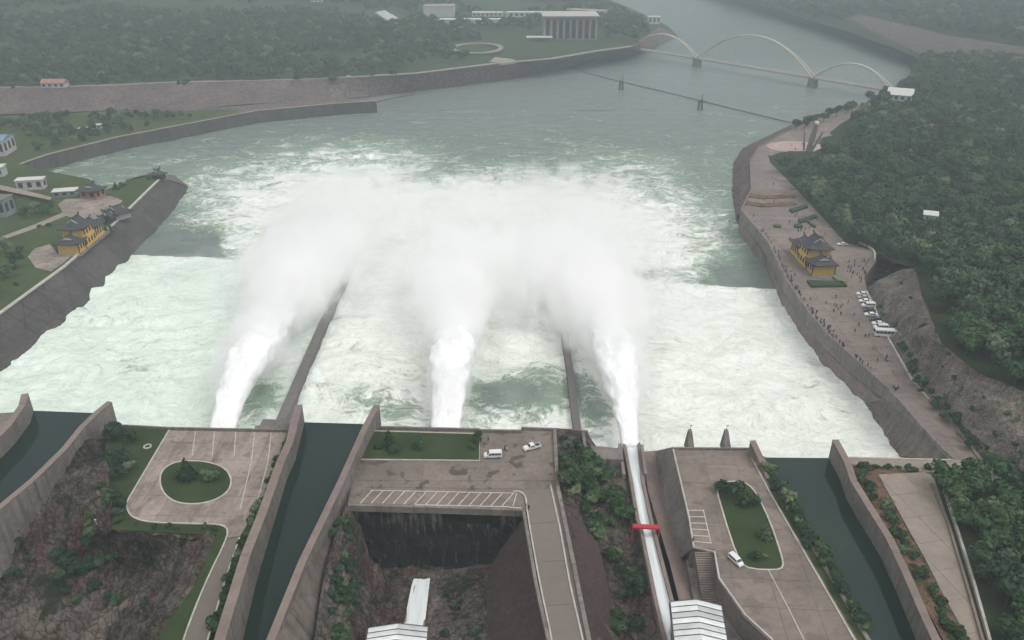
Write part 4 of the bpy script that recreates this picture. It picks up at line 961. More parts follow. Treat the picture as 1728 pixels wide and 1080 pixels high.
# dark-roofed pavilion and small houses on the left bank
def smallhouse(name,label,cat,p,yaw,w_,d_,h_,wall,roof,rt_kind='flat',wins=(( -2,3),),rise=1.5,group=None):
    rt=empty(name,p,yaw); tag(rt,label,cat,group)
    block(rt,0,0,w_,d_,h_,0,wall,list(wins),1)
    if rt_kind=='flat':
        m=MB(); m.box((0,0,h_+.2),(w_+.8,d_+.8,.4)); rf_=m.build('roof',M[roof],rt)
    elif rt_kind=='xie': xieshan(rt,0,0,h_,w_,d_,rise+1)
    else:
        W=w_/2+.5;D_=d_/2+.5
        mesh_obj('roof',[(-W,-D_,h_),(W,-D_,h_),(W,D_,h_),(-W,D_,h_),(-W,0,h_+rise),(W,0,h_+rise),(-W,-D_,h_-.2),(W,-D_,h_-.2),(W,D_,h_-.2),(-W,D_,h_-.2)],[(0,1,5,4),(2,3,4,5),(1,2,5),(3,0,4),(6,9,8,7),(0,6,7,1),(2,8,9,3),(1,7,8,2),(3,9,6,0)],M[roof],rt)
    return rt
smallhouse('pavilion','dark-roofed pavilion beside the paved forecourt on the left bank','pavilion',P(200,366,0),R(-38),11,8,3.5,'greywall','tile','xie')
smallhouse('pavilion','second dark pavilion roof nearer the bank edge, beside the forecourt','pavilion',P(184,374,0),R(-38),6,5,3,'wood','tile','xie')
smallhouse('tip_pavilion','small dark pavilion at the tip of the left bank','pavilion',P(268,301,0),R(-30),6,5,3,'wood','tile','xie')
smallhouse('gate_lodge','small pink lodge with a dark tiled roof by the inlet','lodge',P(158,333,0),R(-12),10,8,5,'pinkwall','tile','xie',((-2,2),(1,2)))
smallhouse('long_shed','white box-shaped building with a flat roof above the inlet','building',P(55,318,0),R(12),14,6,5.5,'whitewall','white','flat',((-2,3),(1,1)))
smallhouse('low_shed','low white-roofed shed between the box building and the lodge','shed',P(112,329,0),R(14),12,6,2.8,'greywall','white','flat',((-2,3),))
smallhouse('corner_shed','white building cut by the left edge above the inlet','building',P(-2,296,0),R(12),8,7,5.5,'whitewall','white','flat',((-2,2),))
smallhouse('old_gatehouse','grey concrete gatehouse with columns at the left edge','gatehouse',P(4,362,0),R(0),10,9,9,'greywall','wall','flat',((-2,3),(1,2)))
smallhouse('blue_roof_hall','pale hall with a blue roof beyond the inlet','hall',P(2,258,-3),R(8),13,18,10,'whitewall','bluero','gable',((-2,4),(1,3)),2)
smallhouse('white_hut','small white hut among shrubs beyond the inlet','hut',P(162,216,-3),R(6),9,4,2.4,'whitewall','white','flat')
smallhouse('white_hut','white hut farther left among the same shrubs','hut',P(144,221,-3),R(6),8,4,2,'whitewall','white','flat')
smallhouse('red_topped_kiosk','white kiosk with two red roofs on the far embankment','kiosk',P(94,147,6),R(0),20,8,4,'whitewall','pinkwall','gable',((-2,4),),3)
smallhouse('white_boathouse','white curved-roof boathouse at the right end of the arch bridge','boathouse',P(1517,168,1),R(-25),19,15,5,'whitewall','white','gable',((-2,4),),4.5)
smallhouse('white_villa','white box building among trees at the river bend','building',P(1103,40,5),R(0),16,10,9,'whitewall','white','flat')
smallhouse('forest_hut','pale roof glimpsed in the middle of the right forest','hut',P(1568,370,4),R(-20),6,5,3.0,'whitewall','white','gable',())
# large buildings on the far left bank
hallr=empty('columned_hall',P(962,68,6)); tag(hallr,'large columned hall with a flat roof on the far bank','hall')
block(hallr,0,22,56,40,24,0,'greywall'); m=MB(); m.box((0,22,25.5),(64,50,2)); m.build('roof',M['pale'],hallr)
m=MB(); m.box((0,22,26.7),(66,52,.6)); m.build('roof_edge',M['curb'],hallr)
for i in range(9): m=MB(); m.box((-30+i*7.5,-1,12.2),(1.5,1.5,24.4)); m.build('column',M['pale'],hallr)
for i in range(8):
    m=MB(); m.box((-26+i*7.5,1.8,12),(4.2,.5,20)); m.build('window',M['glass'],hallr)
for i in range(5): m=MB(); m.box((-30.5,6+i*8,12.2),(1.5,1.5,24.4)); m.build('column',M['pale'],hallr)
m=MB(); m.box((-36,-6,4.5),(30,12,1)); m.build('canopy',M['white'],hallr)
smallhouse('white_block','tall plain white block on the far bank','building',P(742,27,9),R(0),42,30,14,'whitewall','pale','flat',())
smallhouse('long_white_hall','very long white shed in front of the white block','shed',P(810,39,9),R(0),105,14,5,'whitewall','white','flat',())
smallhouse('rear_shed','shorter white shed behind the very long one','shed',P(826,27,9),R(0),48,14,5,'whitewall','white','flat',((-2,8),))
smallhouse('right_shed','white shed partly behind the columned hall','shed',P(885,28,8),R(0),60,14,6,'whitewall','white','flat',((-2,8),))
smallhouse('angled_hall','low dark-roofed hall angled behind the columned hall','hall',P(990,24,6),R(-25),60,20,6,'greywall','pale','flat',((-2,8),))
smallhouse('far_hut','little white hut high in the far woods','hut',P(535,3,20),R(0),16,10,6,'whitewall','white','flat')
smallhouse('far_cottage','tiny white cottage at the edge of the far car park','hut',P(626,8,14),R(0),9,8,5,'whitewall','white','flat')
# circle plaza on the far bank
cpz=[]; c=P(805,81,8.4)
for i in range(40): t=math.pi*2*i/40; cpz.append(c+Vector((26*math.cos(t),34*math.sin(t),.6)))
struct(ribbon('ring_path',cpz,5,1.5,M['roadpale'],closed=True))
struct(flat('riverside_plaza',[(826,104),(835,96),(868,100),(870,104),(845,107)],6.8,M['roadpale'],2))
struct(flat('far_car_park',[(634,20),(648,17),(684,38),(684,46),(665,46)],14.5,M['roadpale'],4))
# sculpture tower and plaza on the right bank
pl=[]; c=P(1345,248,.25)
for i in range(40): t=math.pi*2*i/40; pl.append(c+Vector((20*math.cos(t),15*math.sin(t),0)))
M['pinkstone']=simple('pink_paving',(.36,.27,.25),.8,.1,.5)
o=prism('round_plaza',pl,.0,M['pinkstone']); struct(o)
o=ribbon('plaza_step',[p+Vector((0,0,.3)) for p in [c+(q-c)*.7 for q in pl]],1.2,.5,M['curb'],closed=True); struct(o)
mo=empty('monument',P(1364,256,.25)); tag(mo,'tall leaning three-legged monument on the round pink plaza','monument')
for a,b,r0,r1 in (((0,0,0),(2.2,0,18),1.9,1.5),((-2.8,1,1),(-4.2,1.5,14),.6,.5),((1.4,-1,0),(6.5,-1.5,13),.8,.6)):
    m=MB(); m.tube(a,b,r0,r1,10); m.build('column',M['wall'],mo)
m=MB(); m.ico((2.3,0,18.6),1.5,2); m.build('finial',M['white'],mo)
# left bank paving and paths
def pave(name,px,z=.06,mat='deck'): o=flat(name,px,z,M[mat],.2); return struct(o)
fc=pave('forecourt',[(98,345),(110,336),(150,334),(185,330),(206,338),(203,352),(178,370),(160,378),(128,372),(108,362)]); slabs(fc,[(98,345),(110,336),(150,334),(185,330),(206,338),(203,352),(178,370),(160,378),(128,372),(108,362)],.06,7,7,R(-30),M['deck'])
fc=pave('forecourt',[(47,433),(58,420),(84,412),(100,432),(120,432),(103,447),(86,458),(60,452)]); slabs(fc,[(47,433),(58,420),(84,412),(100,432),(120,432),(103,447),(86,458),(60,452)],.06,6,6,R(-30),M['deck'])
pave('garden_path',[(0,400),(60,378),(112,356),(118,361),(66,383),(0,406),(-60,425),(-60,417)],.05,'roadpale')
pave('bridge_road',[(-60,300),(0,312),(50,323),(88,333),(84,337),(45,329),(0,320),(-60,310)],2.5,'roadpale')
# promenade details
for i,(px,lab) in enumerate([([(1258,338),(1285,343),(1340,341),(1342,346),(1286,349),(1256,344)],'long brown planter bed near the upstream end of the promenade'),
    ([(1262,325),(1285,329),(1342,329),(1345,333),(1285,335),(1260,331)],'second long brown bed parallel to the first on the promenade'),
    ([(1332,352),(1360,344),(1364,348),(1337,357)],'short dark hedge bed slanting on the promenade'),
    ([(1347,370),(1376,361),(1379,365),(1350,375)],'second short dark hedge bed slanting on the promenade'),
    ([(1365,370),(1378,380),(1375,382),(1362,372)],'tiny hedge bed below the two slanting ones'),
    ([(1306,377),(1318,378),(1319,382),(1307,381)],'small dark hedge beside the river parapet, left of a pair'),
    ([(1340,378),(1354,378),(1355,382),(1342,382)],'small dark hedge right of its pair on the promenade'),
    ([(1362,472),(1422,474),(1430,481),(1370,482)],'dark green hedge in front of the yellow hall on the promenade'),
    ([(1405,466),(1412,460),(1428,474),(1422,478)],'hedge wrapping the corner of the yellow hall on the promenade')]):
    m='soil' if i<2 else 'leafdark'
    o=flat('planter_bed' if i<2 else 'hedge',px,.5 if i<2 else 1.1,M[m],1.1); tag(o,lab,'planter' if i<2 else 'hedge')
kerbline('curved pale wall at the back of the promenade',[(1450,408),(1470,416),(1477,426),(1476,438)],z=1.0,h_=1,wd=.8,name='low_wall',it=1)

for i,(x0,x1,x2) in enumerate(((330,300,262),(362,348,318),(398,388,372),(430,424,405),(458,452,430))):
    pts=[P(a,b,.1) for a,b in ((x0,727),(x1,780),(x2,860))] if i not in (0,1,2) else [P(x0,727,.1),P(x0-(6,4,3)[i],770,.1)]
    o=ribbon('joint_strip',pts,.28,.05,M['curb']); tag(o,'pale joint line on the deck with the oval lawn, number %s from the left'%['one','two','three','four','five'][i],'joint')
l=empty('thin_pole',P(175,912,-9)); tag(l,'thin white pole standing in the left hollow','pole')
m=MB(); m.tube((0,0,0),(-.6,0,7),.12,.08,6); m.build('shaft',M['white'],l); m=MB(); m.box((-.6,0,7.1),(.5,.3,.3)); m.build('cap',M['white'],l)
# ------------------------------------------------------------ vegetation
bpy.context.view_layer.update()
_V=[];_Fc=[]
for v,f in TERR:
    b=len(_V); _V+=v; _Fc+=[tuple(i+b for i in q) for q in f]
bvh=BVHTree.FromPolygons(_V,_Fc)
def ground(x,y,default=0.0):
    h=bvh.ray_cast(Vector((x,y,300)),Vector((0,0,-1)))
    return h[0].z if h[0] is not None else default
def crown_mesh(name, seed, r=3.4, h=7.0, lumps=7, leaves=420, size=.55, mat='leaf', conic=False, low=.25, flat_=0.8):
    rs=np.random.default_rng(seed); vs=[];fs=[]; m=MB()
    cs=[]
    if conic:
        for i in range(9):
            t=i/8; rr=(1-t)*r+.25; cs.append((rs.normal(0,.1),rs.normal(0,.1),h*(low*.6+(1-low*.6)*t),rr*.9,.55))
    else:
        for i in range(lumps):
            a=rs.uniform(0,2*math.pi); d=r*rs.uniform(.25,.68) if i else 0
            z=h*rs.uniform(low+.22,.82) if i else h*.6
            cs.append((d*math.cos(a),d*math.sin(a),z,r*rs.uniform(.38,.62),flat_))
    for (x,y,z,rr,fl) in cs: m.ico((x,y,z),rr*.82,1,.25,sc=(1,1,fl))
    tot=sum(c[3]**2 for c in cs)
    for (x,y,z,rr,fl) in cs:
        for _ in range(int(leaves*rr*rr/tot)):
            d=Vector(rs.normal(0,1,3)); d.normalize()
            if d.z<-.45: d.z=-d.z
            rad=rr*rs.uniform(.8,1.12); c=Vector((x+d.x*rad,y+d.y*rad,z+d.z*rad*fl))
            n=(d+Vector(rs.normal(0,.55,3))).normalized(); u=n.orthogonal().normalized(); v=n.cross(u)
            s=size*rs.uniform(.6,1.3); k=rs.uniform(.5,1)
            m.add([c-u*s-v*s*.2,c-v*s*k+u*s*.1,c+u*s,c+v*s*k],[(0,1,2,3)])
    me=bpy.data.meshes.new(name); me.from_pydata(m.v,[],m.f); me.materials.append(M[mat]); me.update(); return me
def trunk_mesh(h,r=.22):
    m=MB(); m.tube((0,0,-.4),(0.1,0,h*.5),r,r*.7,7)
    for a in (0.3,2.4,4.4): m.tube((.1,0,h*.38),(math.cos(a)*h*.16,math.sin(a)*h*.16,h*.62),r*.5,r*.25,5)
    me=bpy.data.meshes.new('trunk'); me.from_pydata(m.v,[],m.f); me.materials.append(M['bark']); me.update(); return me
BROAD=[crown_mesh('crown',s,r=3.2+.25*(s%3),h=6.5+.5*(s%4),lumps=6+s%3,mat='leaf' if s%3 else 'leafdark') for s in range(8)]
CONIF=[crown_mesh('crown',50+s,r=2.3,h=6.5,leaves=420,size=.4,mat='leafdark',conic=True) for s in range(3)]
SHRUB=[crown_mesh('shrub',80+s,r=1.5,h=2.2,lumps=5,leaves=200,size=.28,mat='leaf' if s%2 else 'leafdark',low=-.1) for s in range(5)]
TRUNK=trunk_mesh(6.5)
def tree(name,label,group,x,y,z,s=1.0,conif=False,var=None):
    rt=empty(name,(x,y,z-.1),random.uniform(0,6.28)); tag(rt,label,'tree',group)
    k=(CONIF if conif else BROAD); me=k[(var if var is not None else random.randrange(99))%len(k)]
    for nm,m_ in (('crown',me),('trunk',TRUNK)):
        o=obj_from(nm,m_,rt); o.scale=(s,s,s*random.uniform(.9,1.1) if nm=='crown' else s)
    return rt
def shrub(label,group,x,y,z,s=1.0,var=None,name='shrub',cat='shrub'):
    o=obj_from(name,SHRUB[(var if var is not None else random.randrange(99))%len(SHRUB)]); o.location=(x,y,z); o.rotation_euler=(0,0,random.uniform(0,6.28)); o.scale=(s,s,s*random.uniform(.8,1.1)); tag(o,label,cat,group); return o
def inpoly(x,y,poly):
    c=np.zeros(np.shape(x),bool); n=len(poly)
    for i in range(n):
        x1,y1=poly[i]; x2,y2=poly[(i+1)%n]
        if y1==y2: continue
        k=((y1>y)!=(y2>y))&(x<(x2-x1)*(y-y1)/(y2-y1)+x1); c^=k
    return c
def scatter(px, z, spacing, seed, jitter=.42, dens=1.0, clear=None, zs=None):
    W=[P(a,b,zz) for (a,b),zz in zip(px,zs or [z]*len(px))]; poly=[(p.x,p.y) for p in W]
    x0=min(p[0] for p in poly);x1=max(p[0] for p in poly);y0=min(p[1] for p in poly);y1=max(p[1] for p in poly)
    r=np.random.default_rng(seed); X,Y=np.meshgrid(np.arange(x0,x1,spacing),np.arange(y0,y1,spacing))
    X=X+r.uniform(-jitter,jitter,X.shape)*spacing; Y=Y+r.uniform(-jitter,jitter,X.shape)*spacing
    k=inpoly(X,Y,poly)&(r.uniform(0,1,X.shape)<dens)
    if clear is not None: k&=~clear(X,Y)
    return np.stack([X[k],Y[k]],1)
def clearings(thr,sc,seed): return lambda X,Y: fbm(X*sc,Y*sc,0,4,seed)>thr
src=bpy.data.collections.new('forest_sources')
def sources(meshes):
    c=bpy.data.collections.new('forest_sources')
    for i,me in enumerate(meshes):
        o=bpy.data.objects.new('tree_kind',me); c.objects.link(o)
    return c
CSRC=sources(BROAD+CONIF[:1])
def stuff_forest(name, pts, smin, smax, seed, zoff=-.1, coll=None, ncol=9):
    """one object: points that carry shared crowns"""
    r=np.random.default_rng(seed); n=len(pts)
    me=bpy.data.meshes.new(name); z=np.array([ground(x,y,0.5) for x,y in pts])+zoff
    me.vertices.add(n); me.vertices.foreach_set('co',np.column_stack([pts,z]).astype(np.float32).ravel())
    a=me.attributes.new('scl','FLOAT','POINT'); a.data.foreach_set('value',r.uniform(smin,smax,n).astype(np.float32))
    a=me.attributes.new('rot','FLOAT','POINT'); a.data.foreach_set('value',r.uniform(0,6.28,n).astype(np.float32))
    a=me.attributes.new('kind','INT','POINT'); a.data.foreach_set('value',r.integers(0,ncol,n).astype(np.int32))
    o=bpy.data.objects.new(name,me); COL.objects.link(o)
    g=bpy.data.node_groups.new(name,'GeometryNodeTree')
    g.interface.new_socket('Geometry',in_out='INPUT',socket_type='NodeSocketGeometry'); g.interface.new_socket('Geometry',in_out='OUTPUT',socket_type='NodeSocketGeometry')
    N=g.nodes; L=g.links; gi=N.new('NodeGroupInput'); go=N.new('NodeGroupOutput'); ip=N.new('GeometryNodeInstanceOnPoints')
    ci=N.new('GeometryNodeCollectionInfo'); ci.inputs[0].default_value=coll or CSRC; ci.inputs['Separate Children'].default_value=True; ci.inputs['Reset Children'].default_value=True
    def attr(nm,t):
        q=N.new('GeometryNodeInputNamedAttribute'); q.data_type=t; q.inputs[0].default_value=nm; return q.outputs[0]
    cx=N.new('ShaderNodeCombineXYZ'); L.new(attr('rot','FLOAT'),cx.inputs[2])
    L.new(gi.outputs[0],ip.inputs['Points']); L.new(ci.outputs[0],ip.inputs['Instance']); ip.inputs['Pick Instance'].default_value=True
    L.new(attr('kind','INT'),ip.inputs['Instance Index']); L.new(cx.outputs[0],ip.inputs['Rotation']); L.new(attr('scl','FLOAT'),ip.inputs['Scale']); L.new(ip.outputs[0],go.inputs[0])
    md=o.modifiers.new('trees','NODES'); md.node_group=g
    tag(o,kind='stuff'); return o
# right forest: nearest trees single, the rest one mass
FR=[(1300,268),(1305,280),(1348,326),(1428,412),(1480,427),(1505,445),(1545,456),(1562,505),(1592,582),(1640,622),(1700,652),(1800,700),(2100,760),(2100,150),(1740,100),(1560,98),(1545,120),(1524,142),(1462,186),(1432,222),(1428,250),(1405,262)]
FRZ=[0]*4+[0,3,12,14,14,14,14,15,18,12,6,2,0,0,0,0,0,0]
pts=scatter(FR,4,6.8,1,zs=FRZ)
extra=scatter([(1578,812),(1735,824),(1900,840),(2100,1150),(1690,1150),(1676,1085),(1648,985),(1612,880)],0,5.6,2)
def clearpath(p): 
    return p
px_,py_=projn(pts[:,0],pts[:,1],np.full(len(pts),8.0))
hx,hy=P(1568,370,4).x,P(1568,370,4).y
keep=((pts[:,0]-hx)**2+(pts[:,1]-hy+4)**2>38); u0,v0=projn(pts[:,0],pts[:,1],np.zeros(len(pts))); keep&=~((u0>1300)&(u0<1388)&(v0<288)&(v0>235)&~((u0>1420)&(v0<262))); keep&=~((u0>1492)&(u0<1542)&(v0<188)&(v0>150)); pts=pts[keep]; px_=px_[keep]; py_=py_[keep]
vis=(px_>0)&(px_<1740)&(py_<1090)
order=np.argsort(np.where(vis,pts[:,1],1e9))
u1,v1=projn(pts[:,0],pts[:,1],np.full(len(pts),6.0))
openk=np.zeros(len(pts),bool)
for (a,b,rx,ry) in ((1545,262,45,5),(1580,215,40,7),(1610,232,28,6),(1480,285,8,12),(1660,250,50,5),(1700,345,28,8),(1590,368,14,5)): openk|=((u1-a)/rx)**2+((v1-b)/ry)**2<1
pts=pts[~openk]; px_=px_[~openk]; py_=py_[~openk]; vis=vis[~openk]; order=np.argsort(np.where(vis,pts[:,1],1e9))
near=order[:170]; rest=np.setdiff1d(np.arange(len(pts)),near)
dn=0
def zone_label(x,y):
    u,v=projn(x,y,5.0)
    if u<1500: return 'lining the back of the promenade, '+('upstream' if v<350 else 'behind the hall')
    side='by the right edge' if u>1680 else 'well right of the rocky slope' if u>1610 else 'just right of the rocky slope'
    if v>600: return 'low in the wood, '+side
    if v>530: return 'midway up the wood, '+side
    return 'above the parked cars, '+side
def sized_tree(where,x,y,z,a,b):
    s=random.uniform(a,b); v=random.randrange(8); t=(s-a)/(b-a)
    sz='small' if t<.33 else 'tall' if t>.66 else 'middling'; tone='bright green' if v%3 else 'dark green'
    lab='%s %s tree %s'%(sz,tone,where); tree('broadleaf_tree',lab,'trees '+where,x,y,z,s,False,v)
for i in near:
    x,y=pts[i]; sized_tree(zone_label(x,y),x,y,ground(x,y,.3),.95,1.5)
stuff_forest('woodland',pts[rest],.85,1.5,5)
vx,vy=projn(extra[:,0],extra[:,1],np.full(len(extra),5.0)); v=(vx<1760)&(vy<1130); o_=np.argsort(np.where(v,extra[:,1],1e9))[:90]
for i in o_:
    x,y=extra[i]; 
    u_=projn(x,y,5.0)
    lb_=('just below the side road, '+('left end' if u_[0]<1650 else 'right end')) if u_[1]<880 else 'beside the two low walls' if u_[0]<1680 else 'at the right edge, below the side road, '+('farther back' if u_[1]<980 else 'nearer')
    sized_tree(lb_,x,y,ground(x,y,0),.85,1.3)
stuff_forest('woodland',extra[np.setdiff1d(np.arange(len(extra)),o_)],.7,1.1,6)
# far right hills
fr=scatter([(1420,38),(1232,-2),(1130,-60),(2100,-60),(2300,60),(1740,100),(1740,82),(1600,60),(1460,22)],5,15,8,clear=lambda X,Y: Y>2600)
stuff_forest('hill_wood',fr,1.3,2.2,9)
# far left woods
fl=scatter([(-150,155),(0,146),(270,138),(480,132),(560,130),(700,121),(830,104),(1000,84),(1060,74),(1105,44),(1050,16),(990,-10),(900,-45),(-250,-45)],8,10.0,10,clear=lambda X,Y:(fbm(X*.006,Y*.006,0,4,5)>.64))
def clear_spots(p,spots):
    k=np.ones(len(p),bool)
    u,v=projn(p[:,0],p[:,1],np.full(len(p),8.0))
    for a,b,rx,ry in spots: k&=(((u-a)/rx)**2+((v-b)/ry)**2>1)
    return p[k]
fl=clear_spots(fl,[(805,82,50,14),(962,58,62,22),(742,22,38,12),(810,37,85,7),(850,28,60,7),(885,27,45,6),(990,24,35,8),(660,33,32,14),(848,102,28,7),(94,145,22,5),(895,66,32,7),(690,105,20,3),(470,122,24,3),(200,118,26,3),(1103,42,12,7)])
stuff_forest('distant_woods',fl,.9,1.6,11)
pf=scatter([(405,190),(330,206),(200,228),(80,256),(0,284),(-100,312),(-100,210),(0,200),(190,192),(330,186)],-3,8,12,clear=clearings(.56,.03,3))
pf=clear_spots(pf,[(160,216,26,8),(5,245,38,26),(250,200,18,5)])
stuff_forest('inlet_thicket',pf,.6,1.0,13)
# trees along the embankment top
def line_trees(px,z,n,lab,grp,s=(.6,.9),conif=False,jit=1.0,name='roadside_tree'):
    L_=[P(a,b,z) for a,b in px]
    for i in range(n):
        t=(i+.5)/n*(len(L_)-1); k=min(int(t),len(L_)-2); p=L_[k].lerp(L_[k+1],t-k)
        x=p.x+random.uniform(-jit,jit); y=p.y+random.uniform(-jit,jit)
        tree(name,lab,grp,x,y,ground(x,y,z),random.uniform(*s),conif)
line_trees([(1338,222),(1386,205),(1440,186)],0,9,'dark round tree in the row behind the upstream parapet of the promenade','row of dark round trees',(.9,1.2),False,1.5)
for k,(a,b,s,lab) in enumerate([(1475,178,1.5,'big dark tree beside the white boathouse, the left one of three'),(1495,170,1.3,'dark tree directly left of the white boathouse'),(1465,168,1.2,'smaller dark tree nearest the water beside the boathouse')]):
    p=P(a,b+4,0); tree('broadleaf_tree',lab,None,p.x,p.y,0,s,False,k)
for a,b,s,lab in [(523,131,.8,'first'),(530,131,.8,'second'),(537,131,.8,'third'),(560,130,2.0,'broad')]:
    p=P(a,b,6); tree('conifer' if s<1 else 'broadleaf_tree','%s dark tree counted from the left of the clump on the far embankment'%lab,None,p.x,p.y,ground(p.x,p.y,6),s,s<1)
# left bank vegetation
for i,(a,b,s,c,lab) in enumerate([(196,320,.7,1,'dark conifer on the left bank lawn beside the pink lodge'),(208,318,.5,0,'small bush-like tree right of the conifer by the pink lodge'),
  (172,381,.55,0,'small tree between the yellow hall and the pavilions, left one'),(182,378,.6,0,'small tree between the yellow hall and the pavilions, right one'),
  (62,360,.9,0,'tree beside the garden path, left of a second one'),(80,362,1.0,0,'tree beside the garden path, right of the first'),(45,368,.8,0,'tree by the grey gatehouse on the left bank'),
  (12,430,1.0,0,'tree at the left edge above the grass'),(28,452,1.0,0,'larger tree near the left edge of the left bank lawn'),(8,470,.9,0,'tree cut by the left edge, below the larger one'),(-4,410,.9,0,'tree at the left edge beside the path'),(20,345,.8,0,'tree behind the grey gatehouse'),(-8,495,.7,0,'lowest tree at the left edge of the left bank'),(36,425,.5,0,'little tree near the lower forecourt')]):
    p=P(a,b,0); tree('conifer' if c else 'broadleaf_tree',lab,None,p.x,p.y,0,s*1.05,bool(c),i)
for a,b in [(66,384),(82,382),(26,482),(24,455),(258,297),(262,300),(275,303),(252,303),(190,392),(186,387),(178,392)]:
    p=P(a,b,0); shrub('small dark bush dotted on the left bank lawn','bushes on the left bank',p.x,p.y,0,random.uniform(.7,1.1))
# near decks
def S1(a,b,z,s,lab,grp=None,tree_=False,con=False,var=None):
    p=P(a,b,z); g=max(z,ground(p.x,p.y,z)) if z<0 else z
    return tree('conifer' if con else 'small_tree',lab,grp,p.x,p.y,z,s,con,var) if tree_ else shrub(lab,grp,p.x,p.y,z,s,var)
S1(318,808,.15,1.0,'dark pine on the oval lawn',tree_=True,con=True,var=0); S1(302,810,.15,1.4,'low dark bush at the foot of the pine on the oval lawn',var=2)
S1(353,812,.15,1.7,'round bush right of the pine on the oval lawn',var=1)
S1(658,754,.15,.95,'dark pine at the left of the long rectangular lawn',tree_=True,con=True,var=1); S1(668,764,.15,1.5,'dark bush in front of the pine on the rectangular lawn',var=0)
S1(709,756,.15,1.4,'small bush in the middle of the rectangular lawn',var=3); S1(795,757,.15,.8,'tiny bush at the right end of the rectangular lawn',var=1); S1(806,742,.15,1.4,'dark bush at the corner of the lawn by the van',var=2); S1(636,756,.15,.8,'bush nearest the left end of the rectangular lawn',var=4)
S1(1238,836,.15,2.1,'dark round bush at the far end of the island lawn',var=0); S1(1222,830,.15,1.5,'second dark bush at the far end of the island lawn',var=2); S1(1266,852,.15,1.9,'dark bush right of the two on the island lawn',var=4)
S1(1290,908,.15,.75,'small pine on the right side of the island lawn',tree_=True,con=True,var=2); S1(1278,944,.15,1.1,'low bush at the near end of the island lawn',var=2); S1(1291,941,.15,.5,'pale boulder-like shrub at the near end of the island lawn',var=1)
# hedge rows
def shrub_line(px,z,n,s,lab,grp,jit=.8):
    L_=[P(a,b,z) for a,b in px]
    for i in range(n):
        sz_=random.random(); vv_=random.randrange(10)
        t=(i+random.uniform(.2,.8))/n*(len(L_)-1); k=min(int(t),len(L_)-2); p=L_[k].lerp(L_[k+1],t-k)
        L2='%s %s %s, %s'%('small' if sz_<.34 else 'large' if sz_>.66 else 'middling','light' if vv_%2 else 'dark',lab.replace('dark ','').replace('green ','').replace('young ',''),'far end' if (i+.5)/n<.34 else 'near end' if (i+.5)/n>.66 else 'middle')
        shrub(L2,grp,p.x+random.uniform(-jit,jit),p.y+random.uniform(-jit,jit),p.z-.2,s[0]+(s[1]-s[0])*sz_,vv_)
shrub_line([(488,745),(470,790),(452,838),(430,880),(402,945),(385,1000),(362,1075)],0,34,(.85,1.4),'dark shrub of the hedge beside the middle channel','hedge beside the middle channel')
shrub_line([(1293,790),(1310,822),(1330,850),(1350,885),(1380,930),(1412,985),(1462,1070)],.3,38,(.95,1.7),'green shrub between the right deck and the right channel','shrubs beside the right channel',.6)
for a,b,s in [(1318,835,.55),(1330,850,.6),(1342,868,.5)]:
    p=P(a,b,.5); tree('small_tree','young green tree among the shrubs beside the right channel','young trees beside the right channel',p.x,p.y,.3,s)
shrub_line([(1450,795),(1475,830),(1500,880),(1530,930),(1560,990),(1600,1060),(1620,1090)],1.6,36,(.7,1.4),'bush growing on the orange soil behind the right channel wall','bushes on the orange soil',1.6)
shrub_line([(1445,790),(1500,789),(1560,792),(1640,806)],.3,16,(.45,.9),'low bush along the crest road at the right','bushes along the crest road',.8)
shrub_line([(1490,520),(1520,580),(1548,640),(1590,688),(1640,750),(1680,790)],1.4,42,(.7,1.5),'bush in the green strip at the foot of the rocky slope','bushes at the foot of the rocky slope',2.5)
for a,b in [(1700,700),(1680,735),(1712,752),(1590,620),(1600,600),(1610,640),(1520,480),(1535,505),(1660,672),(1640,690),(1706,778),(1580,560)]:
    h=bvh.ray_cast(cam.location,(P(a,b,0)-Vector(cam.location)).normalized()); p=h[0] if h[0] else P(a,b,5)
    shrub('small dark bush dotted over the rocky slope','bushes on the rocky slope',p.x,p.y,p.z-.2,random.uniform(.5,.9))
def drop(a,b):
    h=bvh.ray_cast(Vector(cam.location),(P(a,b,0)-Vector(cam.location)).normalized()); return h[0] if h[0] is not None else P(a,b,0)
def drop_area(poly,n,kind,s,lab,grp,seed,dz=-.2):
    r=random.Random(seed); xs=[p[0] for p in poly]; ys=[p[1] for p in poly]; c=0
    while c<n:
        a=r.uniform(min(xs),max(xs)); b=r.uniform(min(ys),max(ys))
        if not bool(inpoly(np.array([a]),np.array([b]),poly)[0]): continue
        p=drop(a,b); c+=1
        sz_=r.random(); vv_=r.randrange(40); k_='small' if sz_<.34 else 'large' if sz_>.66 else 'middling'; side='left part' if a<min(xs)+(max(xs)-min(xs))/2 else 'right part'
        tone=('bright' if vv_%8%3 else 'dark') if kind=='tree' else ('bright' if vv_%2 else 'dark')
        L2='%s %s %s, %s'%(k_,tone,lab.replace('dark ','').replace('dense green ',''),side)
        if kind=='tree': tree('small_tree',L2,grp,p.x,p.y,p.z+dz,s[0]+(s[1]-s[0])*sz_,False,vv_%8)
        else: shrub(L2,grp,p.x,p.y,p.z+dz,s[0]+(s[1]-s[0])*sz_,vv_%10)
drop_area([(945,790),(985,770),(1020,800),(1048,850),(1058,900),(1030,930),(1005,915),(955,850)],34,'tree',(.5,.85),'dense green tree between the central road and the open chute','trees on the slope by the open chute',1,-1)
drop_area([(1028,935),(1070,930),(1085,985),(1075,1080),(1036,1080),(1030,1000)],18,'shrub',(.9,1.7),'scrubby bush in the gully left of the open chute','scrub left of the open chute',2)
